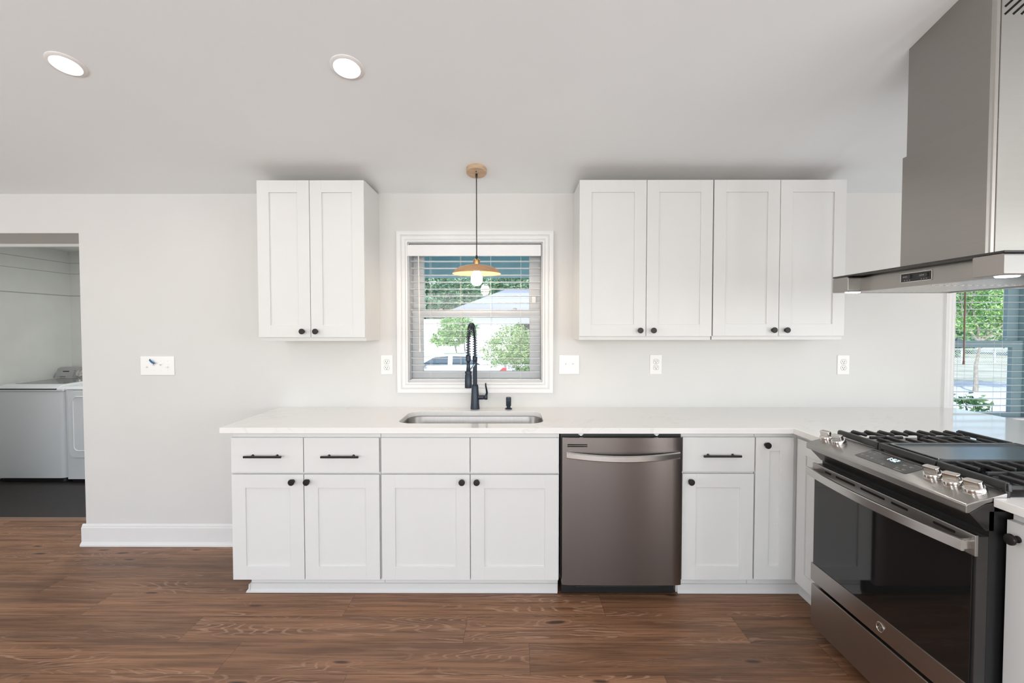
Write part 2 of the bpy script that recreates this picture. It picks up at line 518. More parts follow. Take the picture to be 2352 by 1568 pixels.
# ---------------------------------------------------------------- mesh helpers
class MB:
    """collects shapes and links them as one mesh object"""

    def __init__(s, m=None):
        s.bm = bmesh.new()
        s.m = m or Matrix.Identity(4)

    def add(s, t, smooth=True):
        for f in t.faces:
            f.smooth = smooth
        bmesh.ops.transform(t, matrix=s.m, verts=t.verts)
        me = bpy.data.meshes.new('tmp')
        t.to_mesh(me)
        t.free()
        s.bm.from_mesh(me)
        bpy.data.meshes.remove(me)
        return s

    def box(s, x0, x1, y0, y1, z0, z1, bev=0.0, seg=2):
        t = bmesh.new()
        bmesh.ops.create_cube(t, size=1)
        for v in t.verts:
            v.co = Vector(((x0 + x1) / 2 + v.co.x * (x1 - x0), (y0 + y1) / 2 + v.co.y * (y1 - y0), (z0 + z1) / 2 + v.co.z * (z1 - z0)))
        if bev:
            bmesh.ops.bevel(t, geom=t.edges[:], offset=bev, segments=seg, affect='EDGES', profile=0.5)
        return s.add(t, False)

    def prism(s, pts, d0, d1, axis='y', bev=0.0, seg=2):
        """closed outline pts swept between d0 and d1 along axis ('x': (y,z), 'y': (x,z), 'z': (x,y))"""
        t = bmesh.new()

        def P(a, b, d):
            return {'x': (d, a, b), 'y': (a, d, b), 'z': (a, b, d)}[axis]
        A = [t.verts.new(P(a, b, d0)) for a, b in pts]
        B = [t.verts.new(P(a, b, d1)) for a, b in pts]
        t.faces.new(A)
        t.faces.new(B[::-1])
        k = len(pts)
        for i in range(k):
            t.faces.new((A[i], B[i], B[(i + 1) % k], A[(i + 1) % k]))
        bmesh.ops.recalc_face_normals(t, faces=t.faces[:])
        if bev:
            bmesh.ops.bevel(t, geom=t.edges[:], offset=bev, segments=seg, affect='EDGES', profile=0.5)
        return s.add(t, len(pts) > 12 and not bev)

    def lathe(s, prof, loc=(0, 0, 0), axis=(0, 0, 1), n=32):
        """profile (r, h) turned about axis through loc"""
        t = bmesh.new()
        q = Vector((0, 0, 1)).rotation_difference(Vector(axis).normalized()).to_matrix().to_4x4()
        mm = Matrix.Translation(loc) @ q
        rings = []
        for r, h in prof:
            if r <= 1e-6:
                rings.append([t.verts.new((0, 0, h))])
            else:
                rings.append([t.verts.new((r * math.cos(2 * math.pi * i / n), r * math.sin(2 * math.pi * i / n), h)) for i in range(n)])
        for a, b in zip(rings, rings[1:]):
            if len(a) == 1 and len(b) == 1:
                continue
            for i in range(n):
                j = (i + 1) % n
                if len(a) == 1:
                    t.faces.new((a[0], b[i], b[j]))
                elif len(b) == 1:
                    t.faces.new((a[i], a[j], b[0]))
                else:
                    t.faces.new((a[i], a[j], b[j], b[i]))
        bmesh.ops.recalc_face_normals(t, faces=t.faces[:])
        bmesh.ops.transform(t, matrix=mm, verts=t.verts)
        return s.add(t)

    def cyl(s, p0, p1, r0, r1=None, n=24, bev=0.0):
        r1 = r0 if r1 is None else r1
        d = Vector(p1) - Vector(p0)
        L = d.length
        if bev:
            prof = [(0, 0), (r0 - bev, 0), (r0, bev), (r1, L - bev), (r1 - bev, L), (0, L)]
        else:
            prof = [(0, 0), (r0, 0), (r1, L), (0, L)]
        return s.lathe(prof, p0, d, n)

    def tube(s, pts, r, n=10, flat=1.0):
        """round (or flattened) tube along a polyline"""
        pts = [Vector(p) for p in pts]
        rs = r if isinstance(r, (list, tuple)) else [r] * len(pts)
        t = bmesh.new()
        rings = []
        ref = Vector((0.31, 0.17, 0.93))
        prev = None
        for i, p in enumerate(pts):
            d = (pts[min(i + 1, len(pts) - 1)] - pts[max(i - 1, 0)]).normalized()
            if prev is None:
                a = d.cross(ref if abs(d.dot(ref)) < 0.95 else Vector((1, 0, 0))).normalized()
            else:
                a = (prev - d * prev.dot(d)).normalized()
            prev = a
            b = d.cross(a)
            rings.append([t.verts.new(p + (a * math.cos(2 * math.pi * k / n) + b * math.sin(2 * math.pi * k / n) * flat) * rs[i]) for k in range(n)])
        for A, B in zip(rings, rings[1:]):
            for k in range(n):
                t.faces.new((A[k], A[(k + 1) % n], B[(k + 1) % n], B[k]))
        t.faces.new(rings[0][::-1])
        t.faces.new(rings[-1])
        bmesh.ops.recalc_face_normals(t, faces=t.faces[:])
        return s.add(t)

    def build(s, name, m, parent=None, loc=None, angle=35, mats=None):
        me = bpy.data.meshes.new(name)
        off = Vector((0, 0, 0))
        if parent is not None:
            r = parent
            while r.parent is not None:
                r = r.parent
            off = Vector(r.location)
        elif loc is not None:
            off = Vector(loc)
        bmesh.ops.translate(s.bm, vec=-off, verts=s.bm.verts)
        s.bm.to_mesh(me)
        s.bm.free()
        flags = [p.use_smooth for p in me.polygons]
        me.set_sharp_from_angle(angle=math.radians(angle))
        me.polygons.foreach_set('use_smooth', flags)
        me.materials.append(m)
        o = bpy.data.objects.new(name, me)
        COL.objects.link(o)
        if parent is not None:
            o.parent = parent
        elif loc is not None:
            o.location = loc
        return o


def tag(o, label=None, cat=None, group=None, kind=None):
    if label:
        o['label'] = label
    if cat:
        o['category'] = cat
    if group:
        o['group'] = group
    if kind:
        o['kind'] = kind
    return o


def thing(name, label, cat, loc, group=None):
    o = bpy.data.objects.new(name, None)
    o.empty_display_size = 0.1
    o.location = loc
    COL.objects.link(o)
    return tag(o, label, cat, group)


def struct(name, mb, m, **k):
    return tag(mb.build(name, m, **k), kind='structure')


def copy_tree(o, parent=None):
    c = o.copy()
    COL.objects.link(c)
    if parent is not None:
        c.parent = parent
    for ch in [x for x in o.children]:
        copy_tree(ch, c)
    return c


def arc(cx, cy, r, a0, a1, n):
    return [(cx + r * math.cos(math.radians(a0 + (a1 - a0) * i / n)), cy + r * math.sin(math.radians(a0 + (a1 - a0) * i / n))) for i in range(n + 1)]


def rrect(x0, x1, y0, y1, r, n=8):
    return arc(x1 - r, y1 - r, r, 0, 90, n) + arc(x0 + r, y1 - r, r, 90, 180, n) + arc(x0 + r, y0 + r, r, 180, 270, n) + arc(x1 - r, y0 + r, r, 270, 360, n)


SLOPE = 0.24
ZC = 2.298                                     # ceiling height at the back wall


def ceil_z(y):
    return ZC + SLOPE * (D - y)


CN = Vector((0, -SLOPE, -1)).normalized()      # down-facing normal of the sloped ceiling

# ---------------------------------------------------------------- setting
XL, XR, YR, RIDGE = -5.5, 5.0, -4.4, -0.65
DOOR_X0, DOOR_X1, DOOR_Z = -4.05, -2.822, 2.046
WALL2 = D + 0.42                               # laundry side of the thick wall
W1 = (-0.692, 0.191, 1.074, 1.990)             # window over the sink
W2 = (2.849, 4.06, 0.80, 2.00)                 # window past the peninsula
WT = 0.16


def build_floor():
    rng_ = random.Random(5)
    verts, faces, uvs, rnds = [], [], [], []
    known = {9: 0.068, 10: -0.231, 11: 0.457, 12: 0.048, 13: -0.21, 14: 0.47, 8: 0.62, 15: 0.9, 16: 0.2}
    L = 1.31
    for k in range(-23, 18):
        y0, y1 = 0.137 + 0.2 * k, 0.337 + 0.2 * k
        y0, y1c = max(y0, YR), min(y1, WALL2)
        if y1c <= y0:
            continue
        j0 = known.get(k, rng_.uniform(0, L))
        a = j0 - L * math.ceil((j0 - XL) / L)
        while a < XR:
            x0, x1 = max(a, XL), min(a + L, XR)
            if x1 > x0:
                i = len(verts)
                verts += [(x0, y0, 0), (x1, y0, 0), (x1, y1c, 0), (x0, y1c, 0)]
                faces.append((i, i + 1, i + 2, i + 3))
                uvs += [(x0 - a, 0.0), (x1 - a, 0.0), (x1 - a, y1c - y0), (x0 - a, y1c - y0)]
                rnds.append(rng_.random())
            a += L
    me = bpy.data.meshes.new('floor')
    me.from_pydata(verts, [], faces)
    ul = me.uv_layers.new(name='UVMap')
    for i, c in enumerate(uvs):
        ul.data[i].uv = c
    at = me.attributes.new('rnd', 'FLOAT', 'FACE')
    for i, r in enumerate(rnds):
        at.data[i].value = r
    me.materials.append(M['floor'])
    o = bpy.data.objects.new('floor', me)
    COL.objects.link(o)
    tag(o, kind='structure')
    b = MB()
    b.box(XL, XR, YR, WALL2, -0.25, -0.004)
    struct('floor_slab', b, M['slot'])


build_floor()

b = MB()
b.prism([(D, ZC), (RIDGE, ceil_z(RIDGE)), (YR, ceil_z(RIDGE) - SLOPE * (RIDGE - YR)), (YR, ceil_z(RIDGE) + 0.5), (D, ceil_z(RIDGE) + 0.5)], XL - 0.12, XR + 0.12, 'x')
struct('ceiling', b, M['ceiling'])

b = MB()
b.box(XL, DOOR_X0, D, WALL2, 0, 3.9)
b.box(DOOR_X0, DOOR_X1, D, WALL2, DOOR_Z, 3.9)
b.box(DOOR_X1, -1.9, D, WALL2, 0, 3.9)
b.box(-1.9, W1[0], D, D + WT, -0.3, 3.9)
b.box(W1[0], W1[1], D, D + WT, -0.3, W1[2])
b.box(W1[0], W1[1], D, D + WT, W1[3], 3.9)
b.box(W1[1], W2[0], D, D + WT, -0.3, 3.9)
b.box(W2[0], W2[1], D, D + WT, -0.3, W2[2])
b.box(W2[0], W2[1], D, D + WT, W2[3], 3.9)
b.box(W2[1], XR + 0.12, D, D + WT, -0.3, 3.9)
struct('wall_back', b, M['wall'])


def wall_with_hole(name, axis, c0, c1, a0, a1, holes, m):
    """wall across 'axis' between c0 and c1, spanning a0..a1, with window openings"""
    b = MB()

    def bx(p, q, r, s):
        if axis == 'y':
            b.box(p, q, c0, c1, r, s)
        else:
            b.box(c0, c1, p, q, r, s)
    p = a0
    for h0, h1, z0, z1 in holes:
        bx(p, h0, -0.3, 3.9)
        bx(h0, h1, -0.3, z0)
        bx(h0, h1, z1, 3.9)
        p = h1
    bx(p, a1, -0.3, 3.9)
    struct(name, b, m)


wall_with_hole('wall_rear', 'y', YR - 0.12, YR, XL - 0.12, XR + 0.12, [(-2.95, 2.15, 0.45, 2.40), (3.02, 3.28, 0.15, 2.35)], M['wall'])
wall_with_hole('wall_right', 'x', XR, XR + 0.12, YR, D, [(-3.9, 0.1, 0.55, 2.30)], M['wall'])
wall_with_hole('wall_left', 'x', XL - 0.12, XL, YR, D, [(-2.3, -0.1, 0.65, 2.25)], M['wall'])

# laundry room beyond the doorway
LX0, LX1, LY1, LZ = -4.87, -1.95, 5.25, 2.262
b = MB()
b.box(LX0, LX1, WALL2 + 0.0, LY1, -0.06, 0.001)
struct('floor_laundry', b, M['tile'])
b = MB()
b.box(LX0 - 0.1, LX0, WALL2, LY1 + 0.1, -0.06, LZ + 0.1)
struct('wall_laundry_left', b, M['laundry_boards'])
b = MB()
b.box(LX0, LX1, LY1, LY1 + 0.1, -0.06, LZ + 0.1)
struct('wall_laundry_back', b, M['laundry_boards'])
b = MB()
b.box(LX1, LX1 + 0.1, WALL2, LY1 + 0.1, -0.06, LZ + 0.1)
struct('wall_laundry_right', b, M['laundry_wall'])
b = MB()
b.box(LX0 - 0.1, LX1 + 0.1, WALL2, LY1 + 0.1, LZ, LZ + 0.12)
struct('ceiling_laundry', b, M['laundry_wall'])
b = MB()
b.prism([(WALL2 - 0.03, 0.0), (WALL2 - 0.02, 0.007), (WALL2 + 0.02, 0.007), (WALL2 + 0.03, 0.0)], DOOR_X0, DOOR_X1, 'x')
struct('trim_1', b, M['wand'])
b = MB()
b.box(DOOR_X0, DOOR_X1, WALL2 - 0.024, WALL2 + 0.012, 2.026, DOOR_Z + 0.03, 0.002)
struct('trim_4', b, M['trim'])
lamp('laundry_fill', 'AREA', (-3.2, 4.2, 2.24), (0, 0, -1), 20, (1.0, 0.985, 0.95), 0.3)  # no fixture here; unseen lamp added to brighten the laundry room

# baseboard along the back wall, with a shoe moulding at its foot
b = MB()
prof = [(D, 0.0), (D - 0.030, 0.0), (D - 0.030, 0.010), (D - 0.018, 0.024), (D - 0.016, 0.026), (D - 0.016, 0.118), (D - 0.011, 0.124), (D - 0.011, 0.131), (D - 0.003, 0.141), (D, 0.141)]
b.prism(prof, DOOR_X1 - 0.02, -1.46, 'x')
b.prism([(DOOR_X1, 0), (DOOR_X1 - 0.018, 0), (DOOR_X1 - 0.016, 0.118), (DOOR_X1 - 0.003, 0.141), (DOOR_X1, 0.141)], D - 0.002, WALL2 - 0.04, 'y')
struct('baseboard_back', b, M['trim'])


def frame_ring(b, x0, x1, z0, z1, steps, y):
    """picture-frame moulding: steps = [(distance outwards from the opening, depth in front of wall)...]"""
    t = bmesh.new()
    loops = []
    for o, d in steps:
        loops.append([t.verts.new(p) for p in ((x0 - o, y - d, z0 - o), (x1 + o, y - d, z0 - o), (x1 + o, y - d, z1 + o), (x0 - o, y - d, z1 + o))])
    for A, B in zip(loops, loops[1:]):
        for i in range(4):
            t.faces.new((A[i], A[(i + 1) % 4], B[(i + 1) % 4], B[i]))
    bmesh.ops.recalc_face_normals(t, faces=t.faces[:])
    b.add(t)


CASING = [(-0.004, 0.0), (-0.004, 0.010), (0.006, 0.013), (0.012, 0.009), (0.018, 0.013), (0.030, 0.014), (0.038, 0.010), (0.042, 0.015), (0.056, 0.019), (0.064, 0.019), (0.066, 0.0)]


def window(name, hole, sashes, rail_z, vin, lower_vin=None):
    x0, x1, z0, z1 = hole
    b = MB()
    frame_ring(b, x0, x1, z0, z1, CASING, D)
    w = struct(name, b, M['trim'], angle=30)
    # frame lining the opening
    b = MB()
    y0, y1 = D + 0.004, D + WT + 0.02
    t = 0.012
    b.box(x0, x0 + t, y0, y1, z0, z1)
    b.box(x1 - t, x1, y0, y1, z0, z1)
    b.box(x0 + t, x1 - t, y0, y1, z1 - t, z1)
    b.box(x0 + t, x1 - t, y0, y1, z0, z0 + 0.018)
    b.build('frame', vin, w)
    for s0, s1 in sashes:
        for part, yy, za, zb in (('upper_sash', D + 0.125, rail_z - 0.004, z1 - t), ('lower_sash', D + 0.090, z0 + 0.018, rail_z + 0.042)):
            st = 0.075 if part == 'upper_sash' else 0.073
            bt, tp = (0.045, 0.05) if part == 'upper_sash' else (0.05, 0.046)
            b = MB()
            b.box(s0, s0 + st, yy, yy + 0.032, za, zb, 0.003)
            b.box(s1 - st, s1, yy, yy + 0.032, za, zb, 0.003)
            b.box(s0 + st - .004, s1 - st + .004, yy, yy + 0.032, za, za + bt, 0.003)
            b.box(s0 + st - .004, s1 - st + .004, yy, yy + 0.032, zb - tp, zb, 0.003)
            o = b.build(part, vin, w)
            b = MB()
            tb = bmesh.new()
            tb.faces.new([tb.verts.new((xx, yy + 0.014, zz)) for xx, zz in ((s0 + st - .01, za + bt - .01), (s1 - st + .01, za + bt - .01), (s1 - st + .01, zb - tp + .01), (s0 + st - .01, zb - tp + .01))])
            b.add(tb)
            b.build('pane', M['glass'], o)
            if part == 'lower_sash':
                for f in (0.22, 0.80):
                    xx = s0 + (s1 - s0) * f
                    b = MB()
                    b.box(xx - 0.028, xx + 0.028, yy - 0.002, yy + 0.03, zb, zb + 0.006, 0.002)
                    b.lathe([(0, 0), (0.014, 0), (0.014, 0.010), (0, 0.012)], (xx, yy + 0.016, zb + 0.005), n=16)
                    b.build('sash_lock', vin, o)
    return w


window('window_1', W1, [(W1[0] + 0.012, W1[1] - 0.012)], 1.506, M['vinyl'])
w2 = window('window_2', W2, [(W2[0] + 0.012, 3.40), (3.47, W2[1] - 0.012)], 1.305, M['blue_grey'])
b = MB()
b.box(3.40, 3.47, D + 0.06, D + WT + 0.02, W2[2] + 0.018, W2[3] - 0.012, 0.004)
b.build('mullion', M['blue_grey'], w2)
# small vent stop on the right stile of the upper sash of window 1
b = MB()
b.box(0.122, 0.150, D + 0.110, D + 0.126, 1.60, 1.645, 0.004)
b.build('vent_stop', M['plastic'], bpy.data.objects['window_1'])


def blind(label, x0, x1, ztop, zbot, valance_z, cords, wand_x, wand_z, wand_m, valance_x=None):
    t = thing('window_blind', label, 'blind', ((x0 + x1) / 2, D + 0.035, ztop), 'horizontal slat blinds')
    b = MB()
    b.box(x0, x1, D + 0.012, D + 0.066, ztop - 0.042, ztop - 0.002, 0.002)
    b.build('headrail', M['blind'], t)
    vx0, vx1 = valance_x or (x0, x1)
    b = MB()
    b.box(vx0, vx1, D - 0.006, D + 0.010, valance_z, ztop - 0.008, 0.003)
    b.build('valance', M['blind'], t)
    b = MB()
    z = valance_z - 0.030
    n = 0
    while z > zbot + 0.035:
        tm = Matrix.Translation((0, D + 0.038, z)) @ Matrix.Rotation(math.radians(-2), 4, 'X')
        b.m = tm
        b.box(x0 + 0.004, x1 - 0.004, -0.022, 0.022, -0.0009, 0.0009)
        z -= 0.0452
        n += 1
    b.m = Matrix.Identity(4)
    b.build('slats', M['blind'], t)
    b = MB()
    b.box(x0 + 0.003, x1 - 0.003, D + 0.014, D + 0.062, zbot, zbot + 0.016, 0.004)
    b.build('bottom_rail', M['blind'], t)
    for cx in cords:
        b = MB()
        b.cyl((cx, D + 0.012, zbot + 0.01), (cx, D + 0.012, ztop - 0.03), 0.0008, n=6)
        b.cyl((cx, D + 0.064, zbot + 0.01), (cx, D + 0.064, ztop - 0.03), 0.0008, n=6)
        b.build('ladder_cord', M['cord'], t)
    b = MB()
    b.cyl((wand_x, D + 0.004, wand_z), (wand_x - 0.006, D + 0.002, ztop - 0.06), 0.0042, n=10)
    b.lathe([(0, -0.012), (0.006, -0.01), (0.006, 0.01), (0.004, 0.014)], (wand_x, D + 0.004, wand_z), n=10)
    b.build('tilt_wand', wand_m, t)
    return t


blind('white slat blind with open slats in the window over the sink', W1[0] + 0.014, W1[1] - 0.014, 1.976, 1.080, 1.896, [-0.545, -0.348, -0.150, 0.047], -0.612, 1.285, M['cord'], (-0.695, 0.176))
blind('white slat blind with dark tilt wand in the window beyond the range', W2[0] + 0.014, W2[1] - 0.014, 1.986, 0.825, 1.900, [2.94, 3.18, 3.42, 3.66, 3.90], 2.925, 1.205, M['wand'])

# ---------------------------------------------------------------- cabinets
G_BASE, G_UP = 'white shaker base cabinets', 'white shaker wall cabinets'
IDM = Matrix.Identity(4)
YB, YU = 2.485, 2.800                           # faces of base doors and wall cabinet doors


def right_run(u0):
    """local frame of the peninsula run: u towards the camera, depth towards +x"""
    return Matrix(((0, 1, 0, 0), (-1, 0, 0, 0), (0, 0, 1, 0), (0, 0, 0, 1)))


def shaker(parent, x0, x1, z0, z1, yf, rail=0.072, mtx=IDM, name='door', rail_z=None):
    rz = rail_z or rail
    b = MB(mtx)
    bv = 0.0013
    b.box(x0, x0 + rail, yf, yf + 0.02, z0, z1, bv)
    b.box(x1 - rail, x1, yf, yf + 0.02, z0, z1, bv)
    b.box(x0 + rail - 0.0006, x1 - rail + 0.0006, yf, yf + 0.02, z0, z0 + rz, bv)
    b.box(x0 + rail - 0.0006, x1 - rail + 0.0006, yf, yf + 0.02, z1 - rz, z1, bv)
    b.box(x0 + rail - 0.004, x1 - rail + 0.004, yf + 0.0075, yf + 0.017, z0 + rz - 0.004, z1 - rz + 0.004)
    return b.build(name, M['cabinet'], parent)


def slab(parent, x0, x1, z0, z1, yf, name='drawer', mtx=IDM):
    b = MB(mtx)
    b.box(x0, x1, yf, yf + 0.02, z0, z1, 0.0015)
    return b.build(name, M['cabinet'], parent)


def knob(parent, x, z, yf, mtx=IDM):
    b = MB(mtx)
    b.lathe([(0, 0), (0.010, 0), (0.010, 0.003), (0.0055, 0.006), (0.0055, 0.014), (0.013, 0.019), (0.0165, 0.021), (0.0165, 0.026), (0.015, 0.0285), (0, 0.0295)], (x, yf, z), (0, -1, 0), 28)
    return b.build('knob', M['bronze'], parent)


def pull(parent, x, z, yf, mtx=IDM):
    b = MB(mtx)
    b.cyl((x - 0.098, yf - 0.030, z), (x + 0.098, yf - 0.030, z), 0.006, n=16, bev=0.001)
    for s in (-1, 1):
        b.cyl((x + s * 0.064, yf, z), (x + s * 0.064, yf - 0.028, z), 0.005, n=14)
        b.lathe([(0, 0), (0.007, 0), (0.006, 0.004), (0.005, 0.006)], (x + s * 0.064, yf, z), (0, -1, 0), 14)
    return b.build('handle', M['bronze'], parent)


def body(parent, x0, x1, y0, y1, z0, z1, mtx=IDM):
    b = MB(mtx)
    b.box(x0, x1, y0, y1, z0, z1, 0.001)
    return b.build('body', M['cabinet'], parent)


TOE_Y = 2.565
DZ0, DZ1, RZ0, RZ1, TOPZ = 0.104, 0.664, 0.674, 0.858, 0.884


def toe(parent, x0, x1, mtx=IDM, y0=TOE_Y, y1=D - 0.001):
    b = MB(mtx)
    b.box(x0, x1, y0, y1, 0.0, 0.1)
    return b.build('toe_kick', M['cabinet'], parent)


c = thing('base_cabinet', 'white base cabinet at the left counter end with two drawers over two doors', 'cabinet', (-1.09, 2.80, 0), G_BASE)
body(c, -1.483, -0.701, YB + 0.021, D - 0.001, 0.1, TOPZ)
toe(c, -1.428, -0.701)
for x0, x1 in ((-1.481, -1.103), (-1.099, -0.705)):
    d = slab(c, x0, x1, RZ0, RZ1, YB)
    pull(d, (x0 + x1) / 2 - (0.01 if x0 < -1.2 else 0.0), 0.764, YB)
    d = shaker(c, x0, x1, DZ0, DZ1, YB)
    knob(d, -1.157 if x0 < -1.2 else -1.079, 0.629, YB)

c = thing('base_cabinet', 'white sink base cabinet with two plain false fronts over two doors', 'cabinet', (-0.23, 2.80, 0), G_BASE)
b = MB()
b.box(-0.699, 0.239, YB + 0.021, YB + 0.04, 0.1, TOPZ, 0.001)
b.box(-0.699, -0.681, YB + 0.04, D - 0.001, 0.1, TOPZ)
b.box(0.221, 0.239, YB + 0.04, D - 0.001, 0.1, TOPZ)
b.box(-0.681, 0.221, YB + 0.04, D - 0.001, 0.1, 0.118)
b.box(-0.681, 0.221, D - 0.008, D - 0.001, 0.118, TOPZ)
b.build('body', M['cabinet'], c)
toe(c, -0.699, 0.239)
for x0, x1 in ((-0.694, -0.230), (-0.226, 0.235)):
    slab(c, x0, x1, RZ0, RZ1, YB, 'false_front')
    d = shaker(c, x0, x1, DZ0, DZ1, YB)
    knob(d, -0.270 if x0 < -0.5 else -0.193, 0.629, YB)

c = thing('base_cabinet', 'narrow white base cabinet right of the dishwasher with one drawer over one door', 'cabinet', (1.07, 2.80, 0), G_BASE)
body(c, 0.879, 1.262, YB + 0.021, D - 0.001, 0.1, TOPZ)
toe(c, 0.879, 1.262)
d = slab(c, 0.882, 1.257, RZ0 + 0.008, RZ1 + 0.004, YB)
pull(d, 1.078, 0.770, YB)
d = shaker(c, 0.882, 1.255, DZ0 + 0.004, DZ1 + 0.006, YB)
knob(d, 0.922, 0.632, YB)

# corner cabinet: one leaf on the back run, the other on the peninsula
XB = 1.468                                     # face of the peninsula doors
MR = right_run(0)
c = thing('corner_cabinet', 'white corner cabinet with a folding narrow door left of the range', 'cabinet', (1.9, 2.6, 0), G_BASE)
b = MB()
b.box(1.264, 2.08, YB + 0.021, D - 0.001, 0.1, TOPZ)
b.box(XB + 0.021, 2.08, 2.208, YB + 0.03, 0.1, TOPZ)
b.build('body', M['cabinet'], c)
b = MB()
b.box(1.264, XB + 0.09, TOE_Y, D - 0.001, 0.0, 0.1)
b.box(XB + 0.085, 2.08, 2.208, TOE_Y + 0.01, 0.0, 0.1)
b.build('toe_kick', M['cabinet'], c)
d = shaker(c, 1.263, 1.461, DZ0 + 0.006, RZ1 + 0.004, YB, 0.072)
knob(d, 1.315, 0.824, YB)
shaker(c, -2.468, -2.212, DZ0 + 0.006, RZ1 + 0.004, XB, 0.072, MR)

# cabinet nearer the camera than the range
c = thing('base_cabinet', 'white base cabinet at the right edge of the photo, nearer than the range', 'cabinet', (1.9, 1.2, 0), G_BASE)
body(c, -1.4075, -1.0, XB + 0.011, 2.08, 0.1, 0.9, MR)
toe(c, -1.408, -1.0, MR, XB + 0.085, 2.08)
slab_d = shaker(c, -1.405, -1.004, DZ0 + 0.006, RZ1 + 0.010, XB - 0.010, 0.072, MR)
knob(slab_d, -1.372, 0.822, XB - 0.010, MR)

# shoe moulding along the toe kicks
b = MB()
sh = [(TOE_Y, 0.0), (TOE_Y - 0.018, 0.0), (TOE_Y - 0.017, 0.008), (TOE_Y - 0.010, 0.018), (TOE_Y - 0.008, 0.046), (TOE_Y, 0.048)]
b.prism(sh, -1.430, 0.236, 'x')
b.prism([(-1.428, 0.0), (-1.450, 0.0), (-1.446, 0.010), (-1.436, 0.022), (-1.434, 0.046), (-1.428, 0.048)], TOE_Y - 0.018, D - 0.001, 'y')
struct('trim_2', b, M['cabinet'])
b = MB()
b.prism(sh, 0.885, XB + 0.09, 'x')
q = XB + 0.085
b.prism([(q, 0.0), (q - 0.018, 0.0), (q - 0.017, 0.008), (q - 0.010, 0.018), (q - 0.008, 0.046), (q, 0.048)], 2.210, TOE_Y - 0.002, 'y')
struct('trim_3', b, M['cabinet'])


def wall_cabinet(label, x0, x1, xm, z0, knobs, end=None):
    c = thing('wall_cabinet', label, 'cabinet', ((x0 + x1) / 2, 2.95, z0 - 0.022), G_UP)
    body(c, x0 + 0.002, x1 - 0.002, YU + 0.021, D - 0.001, z0 - 0.022, 2.290)
    b = MB()
    b.box(x0 + 0.004, x1 - 0.004, YU + 0.022, D - 0.002, 2.2895, 2.2925)
    b.build('top_panel', M['raw_wood'], c)  # unseen bare wood top, added to deepen the ceiling shade above it
    for (a, bb), kx in zip(((x0, xm - 0.0015), (xm + 0.0015, x1 - (0.003 if end is None else end))), knobs):
        d = shaker(c, a, bb, z0, 2.288, YU, 0.070)
        knob(d, kx, z0 + 0.034, YU)
    return c


wall_cabinet('white two-door wall cabinet left of the window', -1.494, -0.868, -1.188, 1.377, (-1.232, -1.154))
wall_cabinet('white two-door wall cabinet just right of the window', 0.382, 1.158, 0.772, 1.383, (0.735, 0.812))
wall_cabinet('white two-door wall cabinet at the right, nearest the range hood', 1.162, 1.930, 1.545, 1.385, (1.510, 1.585))

# ---------------------------------------------------------------- countertop, sink, faucet
CF, CX, CXR, CZ0, CZ1 = 2.467, 1.447, 2.850, 0.884, 0.914
RY0, RY1, RXB = 1.432, 2.204, 2.060             # range cut-out
SINK = (-0.640, 0.165, 2.585, 2.965)


def countertop():
    outer = [(-1.530, CF), (CX, CF), (CX, RY1), (RXB, RY1), (RXB, RY0), (CXR, RY0), (CXR, D - 0.0005), (-1.530, D - 0.0005)]
    hole = rrect(*SINK, 0.085, 10)[:-1]
    t = bmesh.new()
    edges = []
    for loop in (outer, hole):
        vs_ = [t.verts.new((x, y, CZ1)) for x, y in loop]
        for i in range(len(vs_)):
            edges.append(t.edges.new((vs_[i], vs_[(i + 1) % len(vs_)])))
    bmesh.ops.remove_doubles(t, verts=t.verts[:], dist=1e-5)
    bmesh.ops.triangle_fill(t, use_beauty=True, edges=t.edges[:])
    for f in t.faces:
        f.normal_update()
        if f.normal.z < 0:
            f.normal_flip()
    top = t.faces[:]
    r = bmesh.ops.extrude_face_region(t, geom=top)
    nv = [e for e in r['geom'] if isinstance(e, bmesh.types.BMVert)]
    bmesh.ops.translate(t, vec=(0, 0, -(CZ1 - CZ0)), verts=nv)
    bmesh.ops.recalc_face_normals(t, faces=t.faces[:])
    b = MB()
    b.add(t)
    o = b.build('countertop', M['quartz'], loc=(0, 2.8, CZ0), angle=30)
    bv = o.modifiers.new('eased_edge', 'BEVEL')
    bv.width = 0.002
    bv.segments = 2
    bv.limit_method = 'ANGLE'
    bv.angle_limit = math.radians(60)
    tag(o, 'white quartz countertop with faint grey veins running round the corner', 'countertop')


countertop()
b = MB()
b.box(1.430, CXR, 0.98, 1.4185, 0.9005, 0.9265, 0.002)
tag(b.build('countertop', M['quartz'], loc=(2.1, 1.0, 0.9)), 'short white countertop piece at the right edge, nearer than the range', 'countertop')


